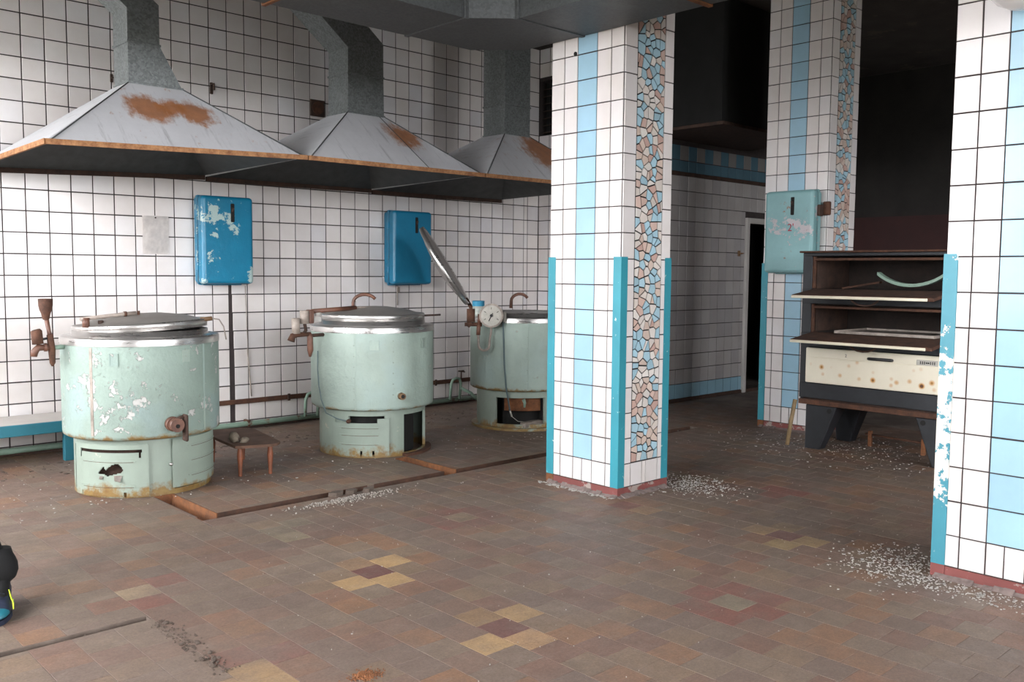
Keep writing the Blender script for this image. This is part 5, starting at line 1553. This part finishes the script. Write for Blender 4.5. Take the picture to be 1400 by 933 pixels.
for s in (-1, 1):
    MB().blob(W(s * 0.035, 0.115, 1.665), 0.014, 0.014, 0.010, 8).build('eye', 'eye_white', root)
    MB().blob(W(s * 0.035, 0.127, 1.665), 0.006, 0.006, 0.006, 8).build('pupil', 'hair', root)
    MB().blob(W(s * 0.098, 0.025, 1.65), 0.014, 0.018, 0.032, 8).build('ear', 'skin', root)
MB().blob(W(0, 0.128, 1.64), 0.016, 0.016, 0.026, 8).build('nose', 'skin', root)
MB().tube([W(-0.024, 0.116, 1.60), W(0, 0.122, 1.598), W(0.024, 0.116, 1.60)], 0.006, 6).build('mouth', 'red_mark', root)
# trouser hem bunched over the ankle, and the trainers
def foot(ft, name='shoe'):
    F2 = Fv; R2 = Rv
    def Q(r, f, z): return ft + R2 * r + F2 * f + Vector((0, 0, z))
    sec = [(-0.085, 0.030, 0.075), (-0.06, 0.040, 0.105), (-0.02, 0.042, 0.115), (0.03, 0.042, 0.105), (0.08, 0.046, 0.082), (0.125, 0.050, 0.066), (0.165, 0.047, 0.056), (0.190, 0.034, 0.045), (0.202, 0.015, 0.034)]
    b = bmesh.new(); rings = []
    for (f, w, h) in sec:
        ring = []
        for k in range(14):
            a = 2 * PI * k / 14
            ring.append(b.verts.new(Q(w * math.cos(a) * (1.0 if math.sin(a) < 0 else 0.92), f, 0.022 + max(-0.0, (h - 0.022) * (0.5 + 0.5 * math.sin(a))))))
        rings.append(ring)
    for i in range(len(rings) - 1):
        for k in range(14):
            fc = b.faces.new((rings[i][k], rings[i][(k + 1) % 14], rings[i + 1][(k + 1) % 14], rings[i + 1][k])); fc.smooth = True
            fc.material_index = 1 if i >= 6 else 0
    b.faces.new(rings[0]); b.faces.new(rings[-1])
    bmesh.ops.recalc_face_normals(b, faces=b.faces[:])
    m_ = MB(); m_._merge(b)
    sh = m_.build(name, ['shoe_navy', 'shoe_teal'], root)
    out = [Q(0.040 * math.cos(2 * PI * k / 24) * (1.22 if math.sin(2 * PI * k / 24) > 0 else 0.95), 0.058 + 0.150 * math.sin(2 * PI * k / 24), 0.0) for k in range(24)]
    MB().prism(out, (0, 0, 0.018)).build('sole', 'shoe_navy', sh)
    m_ = MB()
    for k in range(5):
        f = 0.02 + k * 0.022; h = 0.112 - k * 0.0085
        m_.tube([Q(-0.022, f, h - 0.004), Q(0, f + .004, h + 0.004), Q(0.022, f, h - 0.004)], 0.003, 6)
    for s in (-1, 1): m_.tube([Q(s * .01, 0.02, 0.118), Q(s * 0.03, 0.02, 0.125), Q(s * 0.034, 0.005, 0.105)], 0.003, 6)
    m_.build('laces', 'shoe_navy', sh)['kind'] = 'stuff'
    # winged mark on the outer side
    for s in (1, -1):
        m_ = MB()
        def E(f, z):
            w = 0.0455 + 0.004 * (f > 0.1)
            return Q(s * (w + 0.002 - max(0, z - 0.05) * 0.35), f, z)
        for poly in ([(0.135, 0.036), (0.105, 0.050), (0.095, 0.066), (0.112, 0.060), (0.125, 0.052)], [(0.105, 0.050), (0.075, 0.066), (0.060, 0.090), (0.085, 0.074), (0.098, 0.062)], [(0.100, 0.046), (0.070, 0.040), (0.055, 0.050), (0.080, 0.054), (0.102, 0.056)]):
            m_.prism([E(*p) for p in poly], tuple(R2 * s * 0.003))
        m_.build('side_mark', 'shoe_lime', sh)
    m_ = MB().tube([Q(-0.01, -0.030, 0.23), Q(-0.01, -0.028, 0.205), Q(-0.008, -0.024, 0.185), Q(-0.006, -0.022, 0.165), Q(-0.004, -0.018, 0.145), Q(-0.006, -0.018, 0.128), Q(-0.01, -0.018, 0.112)], [0.052, 0.058, 0.065, 0.070, 0.070, 0.064, 0.050], 20)
    m_.build('trouser_hem', 'trousers', root)
foot(foot_r); foot(foot_l)
